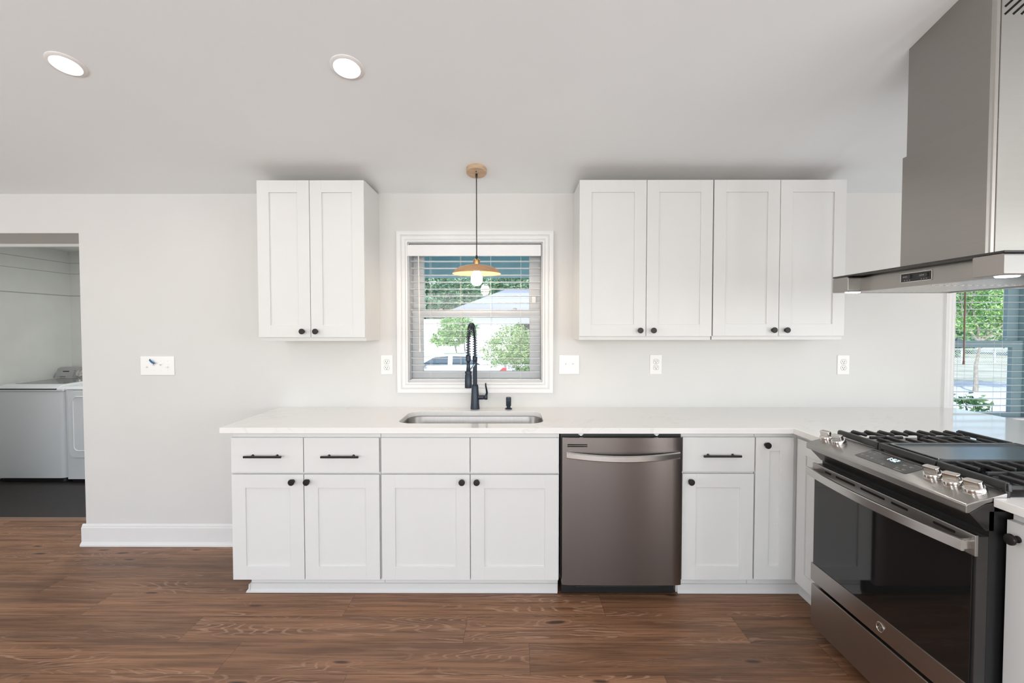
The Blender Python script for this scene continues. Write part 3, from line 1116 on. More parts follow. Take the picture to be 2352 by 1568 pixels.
def sink():
    t = thing('sink', 'stainless steel undermount sink under the window', 'sink', (-0.24, 2.775, 0.68))
    b = MB()
    tb = bmesh.new()
    x0, x1, y0, y1 = SINK
    loops = []
    for inset, z, r in ((-0.012, CZ0 - 0.001, 0.095), (-0.004, CZ0 - 0.001, 0.089), (-0.002, CZ0 - 0.006, 0.088), (0.004, 0.74, 0.085), (0.012, 0.70, 0.080), (0.035, 0.684, 0.06), (0.06, 0.681, 0.04)):
        loops.append([tb.verts.new((x, y, z)) for x, y in rrect(x0 + inset, x1 - inset, y0 + inset, y1 - inset, r, 10)])
    for A, B in zip(loops, loops[1:]):
        k = len(A)
        for i in range(k):
            tb.faces.new((A[i], A[(i + 1) % k], B[(i + 1) % k], B[i]))
    tb.faces.new(loops[-1])
    bmesh.ops.remove_doubles(tb, verts=tb.verts[:], dist=1e-5)
    bmesh.ops.recalc_face_normals(tb, faces=tb.faces[:])
    for f in tb.faces:
        f.normal_flip()
    b.add(tb)
    b.build('bowl', M['sink_steel'], t, angle=50)
    b = MB()
    b.lathe([(0.055, 0.0), (0.055, 0.003), (0.042, 0.004), (0.038, 0.001), (0.0, 0.001)], (-0.24, 2.84, 0.681), n=28)
    b.build('drain', M['chrome'], t)


sink()


def faucet():
    fx, fy, z0 = -0.247, 3.045, CZ1
    t = thing('faucet', 'tall black spring-neck faucet behind the sink', 'faucet', (fx, fy, z0))
    b = MB()
    b.lathe([(0, 0), (0.0295, 0), (0.0295, 0.006), (0.0275, 0.03), (0.0215, 0.145), (0.0195, 0.153), (0.0150, 0.158), (0, 0.158)], (fx, fy, z0), n=36)
    b.build('base_body', M['faucet'], t)
    b = MB()
    b.cyl((fx, fy, z0 + 0.155), (fx, fy, z0 + 0.335), 0.0135, n=28, bev=0.002)
    b.lathe([(0.0135, 0), (0.0155, 0.003), (0.0155, 0.030), (0.0135, 0.033)], (fx, fy, z0 + 0.302), n=28)
    b.build('riser', M['faucet'], t)
    # path of hose and spring: up the riser, over and down to the spray head
    hx, hy = -0.269, 2.832
    zt = 1.345
    R = (fy - hy) / 2
    path = []
    for i in range(12):
        path.append(Vector((fx, fy, z0 + 0.33 + (zt - z0 - 0.33) * i / 12)))
    for i in range(41):
        a = math.pi * i / 40
        k = i / 40
        path.append(Vector((fx + (hx - fx) * k, fy - R + R * math.cos(a), zt + R * 0.98 * math.sin(a))))
    for i in range(1, 14):
        path.append(Vector((hx, hy, zt + (1.262 - zt) * i / 13)))
    b = MB()
    b.tube(path, 0.0068, 12)
    b.build('hose', M['faucet'], t)
    L = [0]
    for p, q in zip(path, path[1:]):
        L.append(L[-1] + (q - p).length)
    turns, steps = 34, 34 * 14
    pts = []
    import bisect
    for i in range(steps + 1):
        s_ = L[-1] * i / steps
        j = min(max(bisect.bisect_right(L, s_) - 1, 0), len(path) - 2)
        f = (s_ - L[j]) / max(L[j + 1] - L[j], 1e-9)
        p = path[j].lerp(path[j + 1], f)
        d = (path[j + 1] - path[j]).normalized()
        a = Vector((1, 0, 0))
        a = (a - d * a.dot(d)).normalized()
        c_ = d.cross(a)
        th = 2 * math.pi * turns * i / steps
        pts.append(p + (a * math.cos(th) + c_ * math.sin(th)) * 0.0135)
    b = MB()
    b.tube(pts, 0.0019, 6)
    b.build('spring', M['faucet'], t)
    b = MB()
    b.lathe([(0, 0), (0.0215, 0), (0.022, 0.004), (0.0205, 0.075), (0.0175, 0.082), (0.0175, 0.094), (0.013, 0.100), (0.0095, 0.150), (0.0115, 0.156), (0.0150, 0.160), (0.0150, 0.190), (0.012, 0.193), (0, 0.193)], (hx, hy, 1.077), n=32)
    o = b.build('spray_head', M['faucet'], t)
    b = MB()
    b.lathe([(0, 0), (0.0185, 0), (0.0185, 0.002)], (hx, hy, 1.0755), n=28)
    b.build('spray_face', M['black'], o)
    b = MB()
    b.tube([(fx, fy - 0.012, 1.205), (fx - 0.004, fy - 0.09, 1.197), (hx + 0.002, hy + 0.030, 1.172)], [0.0055, 0.0055, 0.006], 10)
    tag(b.build('docking_arm', M['chrome'], t), 'shiny docking arm')
    b = MB()
    b.lathe([(0.0165, -0.006), (0.0205, -0.006), (0.0205, 0.006), (0.0165, 0.006)], (hx, hy, 1.168), n=28)
    b.build('docking_ring', M['faucet'], t)
    b = MB()
    b.cyl((fx + 0.018, fy, z0 + 0.075), (fx + 0.058, fy, z0 + 0.075), 0.0145, n=26, bev=0.002)
    b.cyl((fx + 0.059, fy, z0 + 0.075), (fx + 0.080, fy, z0 + 0.075), 0.0158, n=26, bev=0.003)
    b.tube([(fx + 0.071, fy, z0 + 0.086), (fx + 0.076, fy - 0.003, z0 + 0.105), (fx + 0.073, fy - 0.008, z0 + 0.13), (fx + 0.069, fy - 0.012, z0 + 0.150), (fx + 0.069, fy - 0.014, z0 + 0.168)], [0.0075, 0.0068, 0.006, 0.0055, 0.0042], 12, 0.8)
    b.build('lever', M['faucet'], t)


faucet()


def soap():
    x, y = -0.033, 3.045
    t = thing('soap_dispenser', 'small black countertop soap pump right of the faucet', 'soap dispenser', (x, y, CZ1))
    b = MB()
    b.lathe([(0, 0), (0.0235, 0), (0.0235, 0.003), (0.020, 0.006), (0.0125, 0.010), (0.0125, 0.022), (0, 0.022)], (x, y, CZ1), n=30)
    b.build('collar', M['faucet'], t)
    b = MB()
    b.lathe([(0, 0.020), (0.0155, 0.020), (0.0165, 0.024), (0.0165, 0.072), (0.015, 0.076), (0, 0.077)], (x, y, CZ1), n=30)
    b.tube([(x, y - 0.010, CZ1 + 0.062), (x, y - 0.035, CZ1 + 0.060), (x, y - 0.050, CZ1 + 0.052)], [0.006, 0.0055, 0.0045], 10)
    b.build('pump_head', M['faucet'], t)


soap()


# ---------------------------------------------------------------- dishwasher
def dishwasher():
    x0, x1 = 0.252, 0.873
    t = thing('dishwasher', 'stainless steel dishwasher with curved bar handle under the counter', 'dishwasher', ((x0 + x1) / 2, 2.8, 0))
    b = MB()
    b.box(x0 - 0.006, x1 + 0.001, 2.512, D - 0.03, 0.10, CZ0 - 0.003)
    b.build('tub', M['black'], t)
    b = MB()
    # gently crowned door
    n = 24
    pts = []
    for i in range(n + 1):
        u = i / n
        x = x0 + (x1 - x0) * u
        e = min(1.0, min(u, 1 - u) / 0.02)
        pts.append((x, 2.466 - 0.006 * (1 - (2 * u - 1) ** 2) + 0.003 * (1 - e) ** 2))
    pts += [(x1, 2.512), (x0, 2.512)]
    b.prism(pts, 0.090, 0.864, 'z', 0.0)
    door = b.build('door', M['dark_steel'], t, angle=40)
    # slots of the vent
    b = MB()
    for z in (0.828, 0.819):
        b.box(x0 + 0.026, x0 + 0.129, 2.4595, 2.468, z - 0.0022, z + 0.0022, 0.001)
    b.build('vent', M['slot'], door)
    b = MB()
    m_ = MB()
    pr = []
    k = 26
    hx0, hx1 = x0 + 0.020, x1 - 0.014
    tb = bmesh.new()
    rings = []
    for i in range(k + 1):
        u = i / k
        x = hx0 + (hx1 - hx0) * u
        q = 1 - (2 * u - 1) ** 2
        y = 2.452 - 0.038 * q
        zc = 0.776 - 0.012 * q
        hh = 0.0165
        e = min(1, min(u, 1 - u) / 0.03)
        rr = [(y + 0.010, zc - hh), (y + 0.002, zc - hh), (y - 0.001, zc - hh + 0.004), (y - 0.001, zc + hh - 0.005), (y + 0.004, zc + hh), (y + 0.010, zc + hh)]
        rings.append([tb.verts.new((x, a, c_)) for a, c_ in rr])
    for A, B in zip(rings, rings[1:]):
        for j in range(6):
            tb.faces.new((A[j], A[(j + 1) % 6], B[(j + 1) % 6], B[j]))
    tb.faces.new(rings[0])
    tb.faces.new(rings[-1])
    bmesh.ops.recalc_face_normals(tb, faces=tb.faces[:])
    b.add(tb)
    b.box(hx0, hx0 + 0.02, 2.455, 2.474, 0.762, 0.790, 0.002)
    b.box(hx1 - 0.02, hx1, 2.455, 2.474, 0.762, 0.790, 0.002)
    b.build('handle', M['bright_steel'], door)
    for cx in (x0 + 0.100, x1 - 0.125):
        b = MB()
        b.box(cx - 0.012, cx + 0.012, 2.495, 2.512, CZ0 - 0.011, CZ0 - 0.002)
        b.box(cx - 0.006, cx + 0.006, 2.492, 2.512, CZ0 - 0.016, CZ0 - 0.008)
        b.build('mounting_clip', M['galvanized'], t)
    b = MB()
    b.box(x0 + 0.004, x1 - 0.012, 2.545, 2.60, 0.004, 0.10, 0.002)
    b.box(x0 + 0.08, x1 - 0.09, 2.541, 2.546, 0.035, 0.041, 0.001)
    kick = b.build('kick_plate', M['black'], t)
    for cx in (x0 + 0.034, x1 - 0.048):
        b = MB()
        b.lathe([(0, 0), (0.009, 0), (0.009, 0.003), (0.006, 0.005), (0, 0.005)], (cx, 2.545, 0.070), (0, -1, 0), 16)
        b.cyl((cx, 2.543, 0.078), (cx, 2.543, 0.096), 0.0025, n=8)
        b.build('screw', M['chrome'], kick)
    for cx in (x0 + 0.03, x1 - 0.05):
        b = MB()
        b.cyl((cx, 2.63, 0.0), (cx, 2.63, 0.10), 0.012, n=12)
        b.build('foot', M['black'], t)


dishwasher()


# ---------------------------------------------------------------- range
def oven_range():
    y0, y1 = 1.415, 2.195
    t = thing('range', 'stainless steel slide-in gas range with black oven window', 'range', (1.70, 1.805, 0))
    b = MB()
    b.box(1.420, 2.04, y0 + 0.004, y1 - 0.004, 0.03, 0.885)
    for yy in (y0 + 0.06, y1 - 0.06):
        for xx in (1.47, 1.97):
            b.cyl((xx, yy, 0), (xx, yy, 0.04), 0.016, n=12)
    b.build('body', M['black'], t)
    # control console
    b = MB()
    prof = [(1.352, 0.879), (1.350, 0.882), (1.350, 0.9025), (1.354, 0.9065), (1.474, 0.9405), (1.474, 0.925), (1.410, 0.908), (1.362, 0.879)]
    b.prism(prof, y0 + 0.005, y1 + 0.006, 'y', 0.0025, 3)
    con = b.build('console', M['steel'], t, angle=40)
    b = MB()
    b.prism([(1.361, 0.879), (1.408, 0.907), (1.435, 0.912), (1.435, 0.826), (1.412, 0.826)], y0 + 0.004, y1 - 0.004, 'y', 0.001)
    tag(b.build('console_skirt', M['charcoal'], t), 'dark sloping skirt under the console')

    sl = (0.9405 - 0.9065) / (1.474 - 1.354)
    ax = Vector((-sl, 0, 1)).normalized()
    ux = Vector((1, 0, sl)).normalized()

    def on(x, y, h=0.0):
        return Vector((x, y, 0.9065 + sl * (x - 1.354))) + ax * h
    MT = Matrix(((0, ux.x, ax.x, 0), (-1, ux.y, ax.y, 0), (0, ux.z, ax.z, 0), (0, 0, 0, 1)))   # u towards the camera, v up the slope, w out
    P = Matrix.Translation(on(1.424, 1.813)) @ MT
    b = MB(P)
    b.prism(rrect(-0.1275, 0.1275, -0.0390, 0.0390, 0.006, 4), -0.004, 0.0012, 'z')
    gl = b.build('touch_panel', M['panel_glass'], t)
    b = MB(P)
    b.box(-0.035, 0.045, -0.006, 0.034, 0.0, 0.0015)
    b.build('clock_window', M['black_glass'], gl)
    # seven segment clock: 1:52
    b = MB(P)
    SEG = {'1': 'bc', '5': 'afgcd', '2': 'abged'}
    w, h, s = 0.010, 0.020, 0.0030

    def digit(ch, u, v):
        for g in SEG[ch]:
            x0_, x1_, a0, a1 = {'a': (0, w, h - s, h), 'd': (0, w, 0, s), 'g': (0, w, h / 2 - s / 2, h / 2 + s / 2), 'f': (0, s, h / 2, h), 'e': (0, s, 0, h / 2), 'b': (w - s, w, h / 2, h), 'c': (w - s, w, 0, h / 2)}[g]
            b.box(u + x0_, u + x1_, v + a0, v + a1, 0.0012, 0.0020)
    digit('1', -0.020, 0.006)
    for vv in (0.011, 0.020):
        b.box(-0.0055, -0.003, vv, vv + 0.0025, 0.0012, 0.0020)
    digit('5', 0.002, 0.006)
    digit('2', 0.017, 0.006)
    b.build('clock_digits', M['display'], gl)
    b = MB(P)
    for (u, v, a) in ((-0.112, -0.016, .014), (-0.112, 0.014, .012), (-0.085, -0.016, .014), (-0.085, 0.014, .012), (-0.058, -0.018, .014), (0.012, -0.030, .014), (-0.034, -0.024, .005), (-0.014, -0.026, .005), (0.068, 0.008, .016), (0.068, -0.020, .014), (0.096, 0.010, .016), (0.096, -0.020, .014)):
        b = MB(P)
        b.box(u - a / 2, u + a / 2, v + 0.001, v + 0.0026, 0.0010, 0.0015)
        if a > 0.01:
            b.box(u - a / 3, u + a / 3, v - 0.0042, v - 0.0028, 0.0010, 0.0015)
        b.build('key_legend', M['print'], gl)
    for (u, v, a) in ((-0.090, 0.037, .034), (0.100, 0.037, .034), (0.085, -0.039, .034)):
        b = MB(P)
        b.box(u - a / 2, u + a / 2, v * .86 - 0.0009, v * .86 + 0.0009, 0.0010, 0.0015)
        b.build('key_legend', M['print'], gl)
    b = MB(Matrix.Translation(on(1.375, 1.545)) @ MT)
    b.box(-0.018, 0.018, -0.001, 0.001, -0.001, 0.0006)
    b.box(-0.012, 0.012, -0.0055, -0.0042, -0.001, 0.0006)
    b.build('console_mark', M['print'], con)
    # knobs
    for yy, xx, rot in ((2.165, 1.424, 8), (2.087, 1.424, 10), (1.614, 1.424, 6), (1.540, 1.424, 10), (1.467, 1.424, 8)):
        Q = Matrix.Translation(on(xx, yy)) @ MT @ Matrix.Rotation(math.radians(rot), 4, 'Z')
        b = MB(Q)
        b.lathe([(0, 0.0), (0.0285, 0.0), (0.0285, 0.004), (0.0275, 0.005), (0.0290, 0.006), (0.0282, 0.0165), (0.0262, 0.0195), (0.0, 0.0195)], (0, 0, 0), n=36)
        k = b.build('knob', M['chrome'], t)
        b = MB(Q)
        b.prism([(-0.024, -0.010), (0.024, -0.010), (0.026, 0.0), (0.022, 0.010), (-0.022, 0.010), (-0.026, 0.0)], 0.018, 0.041, 'z', 0.003, 2)
        b.build('knob_grip', M['chrome'], k)
        b = MB(Q)
        b.lathe([(0, 0), (0.0278, 0), (0.0278, 0.004)], (0, 0, 0.0005), n=30)
        b.build('knob_seal', M['black'], k)
    # cooktop well
    b = MB()
    b.box(1.470, 2.045, y0 + 0.005, y1, 0.886, 0.9265, 0.002)
    b.prism([(1.472, 0.9400), (1.477, 0.9400), (1.482, 0.926), (1.472, 0.926)], y0 + 0.005, y1, 'y')
    b.box(2.040, 2.055, y0 + 0.005, y1 + 0.006, 0.915, 0.935, 0.003)
    b.build('cooktop', M['charcoal'], t)
    for ya in (y0 + 0.005, y1 - 0.004):
        b = MB()
        b.box(1.474, 2.050, ya, ya + 0.010, 0.916, 0.9275, 0.002)
        b.build('side_flange', M['steel'], t)
    for (bx, by, r) in ((1.62, 2.060, 0.044), (1.89, 2.060, 0.038), (1.62, 1.545, 0.050), (1.89, 1.545, 0.036), (1.755, 1.805, 0.044)):
        b = MB()
        b.lathe([(0, 0), (r + 0.014, 0), (r + 0.010, 0.006), (r - 0.004, 0.008), (r - 0.004, 0.011), (r, 0.012), (r, 0.017), (r - 0.006, 0.020), (0, 0.020)], (bx, by, 0.9265), n=28)
        b.build('burner', M['bright_steel'] if 1.7 < by < 1.9 else M['iron'], t)

    # cast iron grates
    GT = 0.968

    def bar(b, p, q, w=0.0105, hgt=0.013, bev=0.0032):
        p, q = Vector(p), Vector(q)
        d = q - p
        ang = math.atan2(d.y, d.x)
        b.m = Matrix.Translation(p) @ Matrix.Rotation(ang, 4, 'Z')
        b.box(0, d.length, -w / 2, w / 2, -hgt, 0, bev)
        b.m = IDM

    def grate(ya, yb, far_side):
        b = MB()
        xs = [1.486 + 0.0600 * i for i in range(10)]
        ym = (ya + yb) / 2
        bar(b, (xs[0], ya, GT), (xs[0], yb, GT), 0.015, 0.024)
        bar(b, (xs[-1], ya, GT), (xs[-1], yb, GT), 0.013, 0.020)
        for i, x in enumerate(xs[1:-1], 1):
            if i in (2, 5, 7) or i == 4 and not far_side:
                bar(b, (x, ya, GT), (x, yb, GT))
            else:
                bar(b, (x, ym + 0.033, GT), (x, yb, GT))
                bar(b, (x, ya, GT), (x, ym - 0.033, GT))
        bar(b, (xs[1] - 0.01, ym, GT - 0.002), (xs[3] + 0.012, ym, GT - 0.002))
        bar(b, (xs[5] - 0.02, ym, GT - 0.002), (xs[8], ym, GT - 0.002))
        # lower rails on both long sides and the feet; the finger tips turn down
        for yy in (ya + 0.005, yb - 0.005):
            bar(b, (xs[0], yy, GT - 0.010), (xs[-1], yy, GT - 0.010), 0.010, 0.014)
            for x in (xs[0], xs[3], xs[6], xs[-1]):
                b.box(x - 0.008, x + 0.008, yy - 0.006, yy + 0.006, 0.9265, GT - 0.012, 0.002)
        ye = yb if far_side else ya
        for x in xs:
            b.prism([(ye - 0.004, GT - 0.002), (ye + (0.007 if far_side else -0.007), GT - 0.006), (ye + (0.009 if far_side else -0.009), GT - 0.026), (ye, GT - 0.026)], x - 0.0055, x + 0.0055, 'x', 0.002)
        return b.build('grate', M['iron'], t)
    grate(1.943, 2.176, True)
    grate(1.432, 1.666, False)
    b = MB()
    for yy in (1.680, 1.930):
        bar(b, (1.486, yy, GT), (2.026, yy, GT), 0.012, 0.020)
    bar(b, (1.486, 1.675, GT), (1.486, 1.935, GT), 0.015, 0.024)
    bar(b, (2.026, 1.675, GT), (2.026, 1.935, GT), 0.013, 0.020)
    for x in (1.486, 2.026):
        for yy in (1.681, 1.929):
            b.box(x - 0.008, x + 0.008, yy - 0.006, yy + 0.006, 0.9265, GT - 0.012, 0.002)
    b.build('grate', M['iron'], t)
    # griddle plate with raised rim lying in the middle
    b = MB()
    tb = bmesh.new()
    loops = []
    for inset, z in ((0.008, 0.950), (0.0, 0.957), (0.0, 0.966), (0.002, 0.968), (0.009, 0.968), (0.015, 0.962), (0.03, 0.9615)):
        loops.append([tb.verts.new((x, y, z)) for x, y in rrect(1.512 + inset, 2.014 - inset, 1.684 + inset, 1.928 - inset, 0.016, 5)])
    for A, B in zip(loops, loops[1:]):
        for i in range(len(A)):
            tb.faces.new((A[i], A[(i + 1) % len(A)], B[(i + 1) % len(A)], B[i]))
    tb.faces.new(loops[-1])
    tb.faces.new(loops[0][::-1])
    bmesh.ops.remove_doubles(tb, verts=tb.verts[:], dist=1e-5)
    bmesh.ops.recalc_face_normals(tb, faces=tb.faces[:])
    b.add(tb)
    tag(b.build('griddle', M['griddle'], t, angle=40), 'flat iron griddle plate over the middle burner')

    # oven door
    b = MB()
    b.box(1.385, 1.420, y0 + 0.003, y1 - 0.003, 0.274, 0.810, 0.002)
    door = b.build('oven_door', M['charcoal'], t)
    b = MB()
    b.box(1.3790, 1.387, y0 + 0.012, y1 - 0.014, 0.345, 0.765, 0.001)
    b.build('oven_window', M['black_glass'], door)
    b = MB()
    b.prism([(1.378, 0.750), (1.377, 0.752), (1.377, 0.812), (1.379, 0.814), (1.387, 0.814), (1.387, 0.750)], y0 + 0.001, y1 - 0.001, 'y', 0.001)
    top = b.build('door_top_trim', M['steel'], door)
    o = Vector((1.377, 0, 0.7965))
    MS = Matrix(((0, 0, -1, o.x), (1, 0, 0, 0), (0, 1, 0, o.z), (0, 0, 0, 1)))
    for ya, yb in ((2.065, 2.105), (1.920, 2.035), (1.765, 1.890), (1.660, 1.735), (1.480, 1.560)):
        b = MB(MS)
        r = 0.0042
        b.prism(rrect(ya, yb, -r, r, r * 0.95, 5), -0.002, 0.0006, 'z')
        b.build('vent_slot', M['slot'], door)
    b = MB()
    b.box(1.3760, 1.392, y0 + 0.002, y1 - 0.002, 0.270, 0.350, 0.001)
    low = b.build('door_bottom_trim', M['range_steel'], door)
    # round emblem: ring, disc and a looping monogram
    ec = Vector((1.3755, 1.770, 0.311))
    b = MB()
    b.lathe([(0, 0), (0.0185, 0), (0.0185, 0.0020), (0.0170, 0.0030), (0.0155, 0.0018), (0, 0.0018)], ec, (-1, 0, 0), 36)
    em = b.build('emblem', M['bright_steel'], t)
    b = MB()
    for s_ in (-1, 1):
        pts = []
        for i in range(22):
            a = math.radians(40 + 290 * i / 21)
            rr = 0.0068 - 0.0028 * i / 21
            pts.append((ec.x - 0.0022, ec.y + s_ * (0.0048 - rr * math.cos(a) * 0.62), ec.z + rr * math.sin(a)))
        b.tube(pts, 0.0009, 6)
    pts = [(ec.x - 0.0022, ec.y + 0.0125 * math.cos(2 * math.pi * i / 40), ec.z + 0.0125 * math.sin(2 * math.pi * i / 40)) for i in range(41)]
    b.tube(pts, 0.0007, 6)
    b.build('monogram', M['dark_steel'], em)
    # bowed handle
    b = MB()
    tb = bmesh.new()
    rings = []
    n = 30
    for i in range(n + 1):
        u = i / n
        y = y0 + 0.012 + (y1 + 0.004 - y0 - 0.016) * u
        q = 1 - (2 * u - 1) ** 2
        x = 1.345 - 0.028 * q
        rings.append([tb.verts.new((x + a, y, 0.7790 + c_)) for a, c_ in ((0.010, -0.0165), (0.002, -0.0165), (0, -0.0145), (0, 0.0145), (0.002, 0.0165), (0.010, 0.0165))])
    for A, B in zip(rings, rings[1:]):
        for j in range(6):
            tb.faces.new((A[j], A[(j + 1) % 6], B[(j + 1) % 6], B[j]))
    tb.faces.new(rings[0])
    tb.faces.new(rings[-1])
    bmesh.ops.recalc_face_normals(tb, faces=tb.faces[:])
    b.add(tb)
    for yy in (y0 + 0.014, y1 - 0.022):
        b.box(1.347, 1.380, yy, yy + 0.018, 0.7645, 0.7935, 0.003)
    b.build('handle', M['bright_steel'], door)
    # storage drawer
    b = MB()
    b.box(1.3785, 1.420, y0 + 0.003, y1 - 0.003, 0.060, 0.2535, 0.003)
    b.build('storage_drawer', M['range_steel'], t)


oven_range()


# ---------------------------------------------------------------- range hood
def hood():
    hx0, hx1, y0, y1 = 1.450, 1.985, 1.427, 2.190
    t = thing('range_hood', 'stainless steel chimney range hood over the range', 'range hood', (1.72, 1.81, 1.588))
    b = MB()
    b.box(hx0, hx1, y0, y1, 1.6555, 1.6625, 0.001)
    b.build('top_plate', M['charcoal'], t)
    b = MB()
    b.box(hx0 + 0.070, hx1 - 0.03, y0 + 0.021, y1 - 0.021, 1.608, 1.6550)
    b.box(hx0 + 0.055, hx0 + 0.075, y0 + 0.05, y1 - 0.05, 1.590, 1.650, 0.001)
    b.box(hx0 + 0.075, hx1, y0, y0 + 0.02, 1.590, 1.6545, 0.002)
    b.box(hx0 + 0.075, hx1, y1 - 0.02, y1, 1.590, 1.6545, 0.002)
    b.box(hx1 - 0.02, hx1, y0, y1, 1.590, 1.6545, 0.002)
    can = b.build('canopy', M['hood_steel'], t)
    for ya, yb in ((y0, y0 + 0.100), (y1 - 0.100, y1)):
        b = MB()
        b.prism(rrect(ya, yb, 1.590, 1.6545, 0.006, 3), hx0, hx0 + 0.085, 'x', 0.002)
        blk = b.build('corner_block', M['block_steel'], t)
        b = MB()
        cy = (ya + yb) / 2 - 0.012
        b.lathe([(0, -0.003), (0.026, -0.003), (0.030, 0.001)], (hx0 + 0.048, cy, 1.590), n=24)
        b.build('hood_lamp', M['hood_glow'], blk)
        lamp('hood_light', 'AREA', (hx0 + 0.048, cy, 1.585), (0, 0, -1), 0.7, (1.0, 0.96, 0.90), 0.05)
    # baffle filters
    for ya, yb in ((1.46, 1.80), (1.815, 2.155)):
        b = MB()
        b.box(hx0 + 0.09, hx1 - 0.03, ya, yb, 1.597, 1.606)
        k = 14
        for i in range(k):
            xx = hx0 + 0.10 + (hx1 - hx0 - 0.15) * i / k
            b.prism([(xx, 1.597), (xx + 0.006, 1.592), (xx + 0.018, 1.592), (xx + 0.024, 1.597)], ya + 0.01, yb - 0.01, 'y')
        b.build('filter', M['bright_steel'], can)
    # control strip
    b = MB()
    b.box(hx0 + 0.0535, hx0 + 0.056, 1.735, 1.870, 1.608, 1.640, 0.0005)
    pan = b.build('control_panel', M['black'], t)
    b = MB()
    b.box(hx0 + 0.0525, hx0 + 0.0540, 1.733, 1.872, 1.606, 1.6085)
    b.box(hx0 + 0.0525, hx0 + 0.0540, 1.733, 1.872, 1.6395, 1.642)
    b.box(hx0 + 0.0525, hx0 + 0.0540, 1.870, 1.873, 1.606, 1.642)
    b.box(hx0 + 0.0525, hx0 + 0.0540, 1.732, 1.735, 1.606, 1.642)
    b.build('panel_bezel', M['bright_steel'], pan)
    for yy in (1.843, 1.768):
        b = MB()
        b.box(hx0 + 0.0520, hx0 + 0.0540, yy - 0.022, yy + 0.022, 1.620, 1.634, 0.0006)
        b.box(hx0 + 0.0490, hx0 + 0.0530, yy - 0.019, yy - 0.009, 1.620, 1.634, 0.001)
        sw = b.build('slide_switch', M['charcoal'], pan)
        b = MB()
        for k in range(3):
            b.box(hx0 + 0.0512, hx0 + 0.0525, yy - 0.002 + 0.007 * k, yy + 0.002 + 0.007 * k, 1.6255, 1.6295)
            b.box(hx0 + 0.0530, hx0 + 0.0540, yy - 0.014 + 0.011 * k, yy - 0.010 + 0.011 * k, 1.6125, 1.6155)
        b.build('switch_print', M['print'], pan)
    # two-piece chimney
    cx0, cx1, ca, cb = 1.605, 1.965, 1.631, 2.003

    def sleeve(x0, x1, ya, yb, z0, name, cut, ztop=None):
        c = 0.014
        out = [(x0, yb), (x0, ya + c), (x0 + 0.004, ya + c * 0.55), (x0 + c * 0.55, ya + 0.004), (x0 + c, ya), (x1, ya), (x1, yb)]
        tb = bmesh.new()
        A = [tb.verts.new((x, y, z0)) for x, y in out]
        B = [tb.verts.new((x, y, (ceil_z(y) - 0.001) if cut else ztop)) for x, y in out]
        k = len(out)
        for i in range(k):
            tb.faces.new((A[i], A[(i + 1) % k], B[(i + 1) % k], B[i]))
        tb.faces.new(A)
        tb.faces.new(B[::-1])
        bmesh.ops.recalc_face_normals(tb, faces=tb.faces[:])
        b = MB()
        b.add(tb)
        return b.build(name, M['hood_steel'], t, angle=12)
    low = sleeve(cx0, cx1, ca, cb, 1.6625, 'lower_chimney', False, 2.132)
    upr = sleeve(cx0 + 0.006, cx1 - 0.006, ca + 0.006, cb - 0.012, 2.10, 'upper_chimney', True)
    # seam lines beside the folded corner
    b = MB()
    b.box(cx0 + 0.0165, cx0 + 0.019, ca - 0.0012, ca + 0.002, 1.663, 2.131)
    b.box(cx0 + 0.0165 + .006, cx0 + 0.019 + .006, ca + 0.0048, ca + 0.008, 2.132, ceil_z(ca) - 0.01)
    b.build('corner_seam', M['dark_steel'], low)
    gx0, gx1, gz0, gz1, tn = 1.641, 1.800, 2.480, 2.575, 0.92
    for k in range(-3, 6):                                 # slanting slots that fill a rectangular grille
        xa, za = gx0 + 0.0272 * k, gz0
        if xa < gx0:
            xa, za = gx0, gz0 + (gx0 - xa) * tn
        L = min((gx1 - xa), (gz1 - za) / tn)
        if L < 0.012:
            continue
        ang = math.atan(tn)
        ln = L / math.cos(ang)
        b = MB(Matrix.Translation((xa, ca + 0.0055, za)) @ Matrix.Rotation(-ang, 4, 'Y'))
        b.box(0, ln, -0.001, 0.004, -0.0034, 0.0034, 0.0008)
        b.build('vent_slot', M['slot'], upr)


hood()


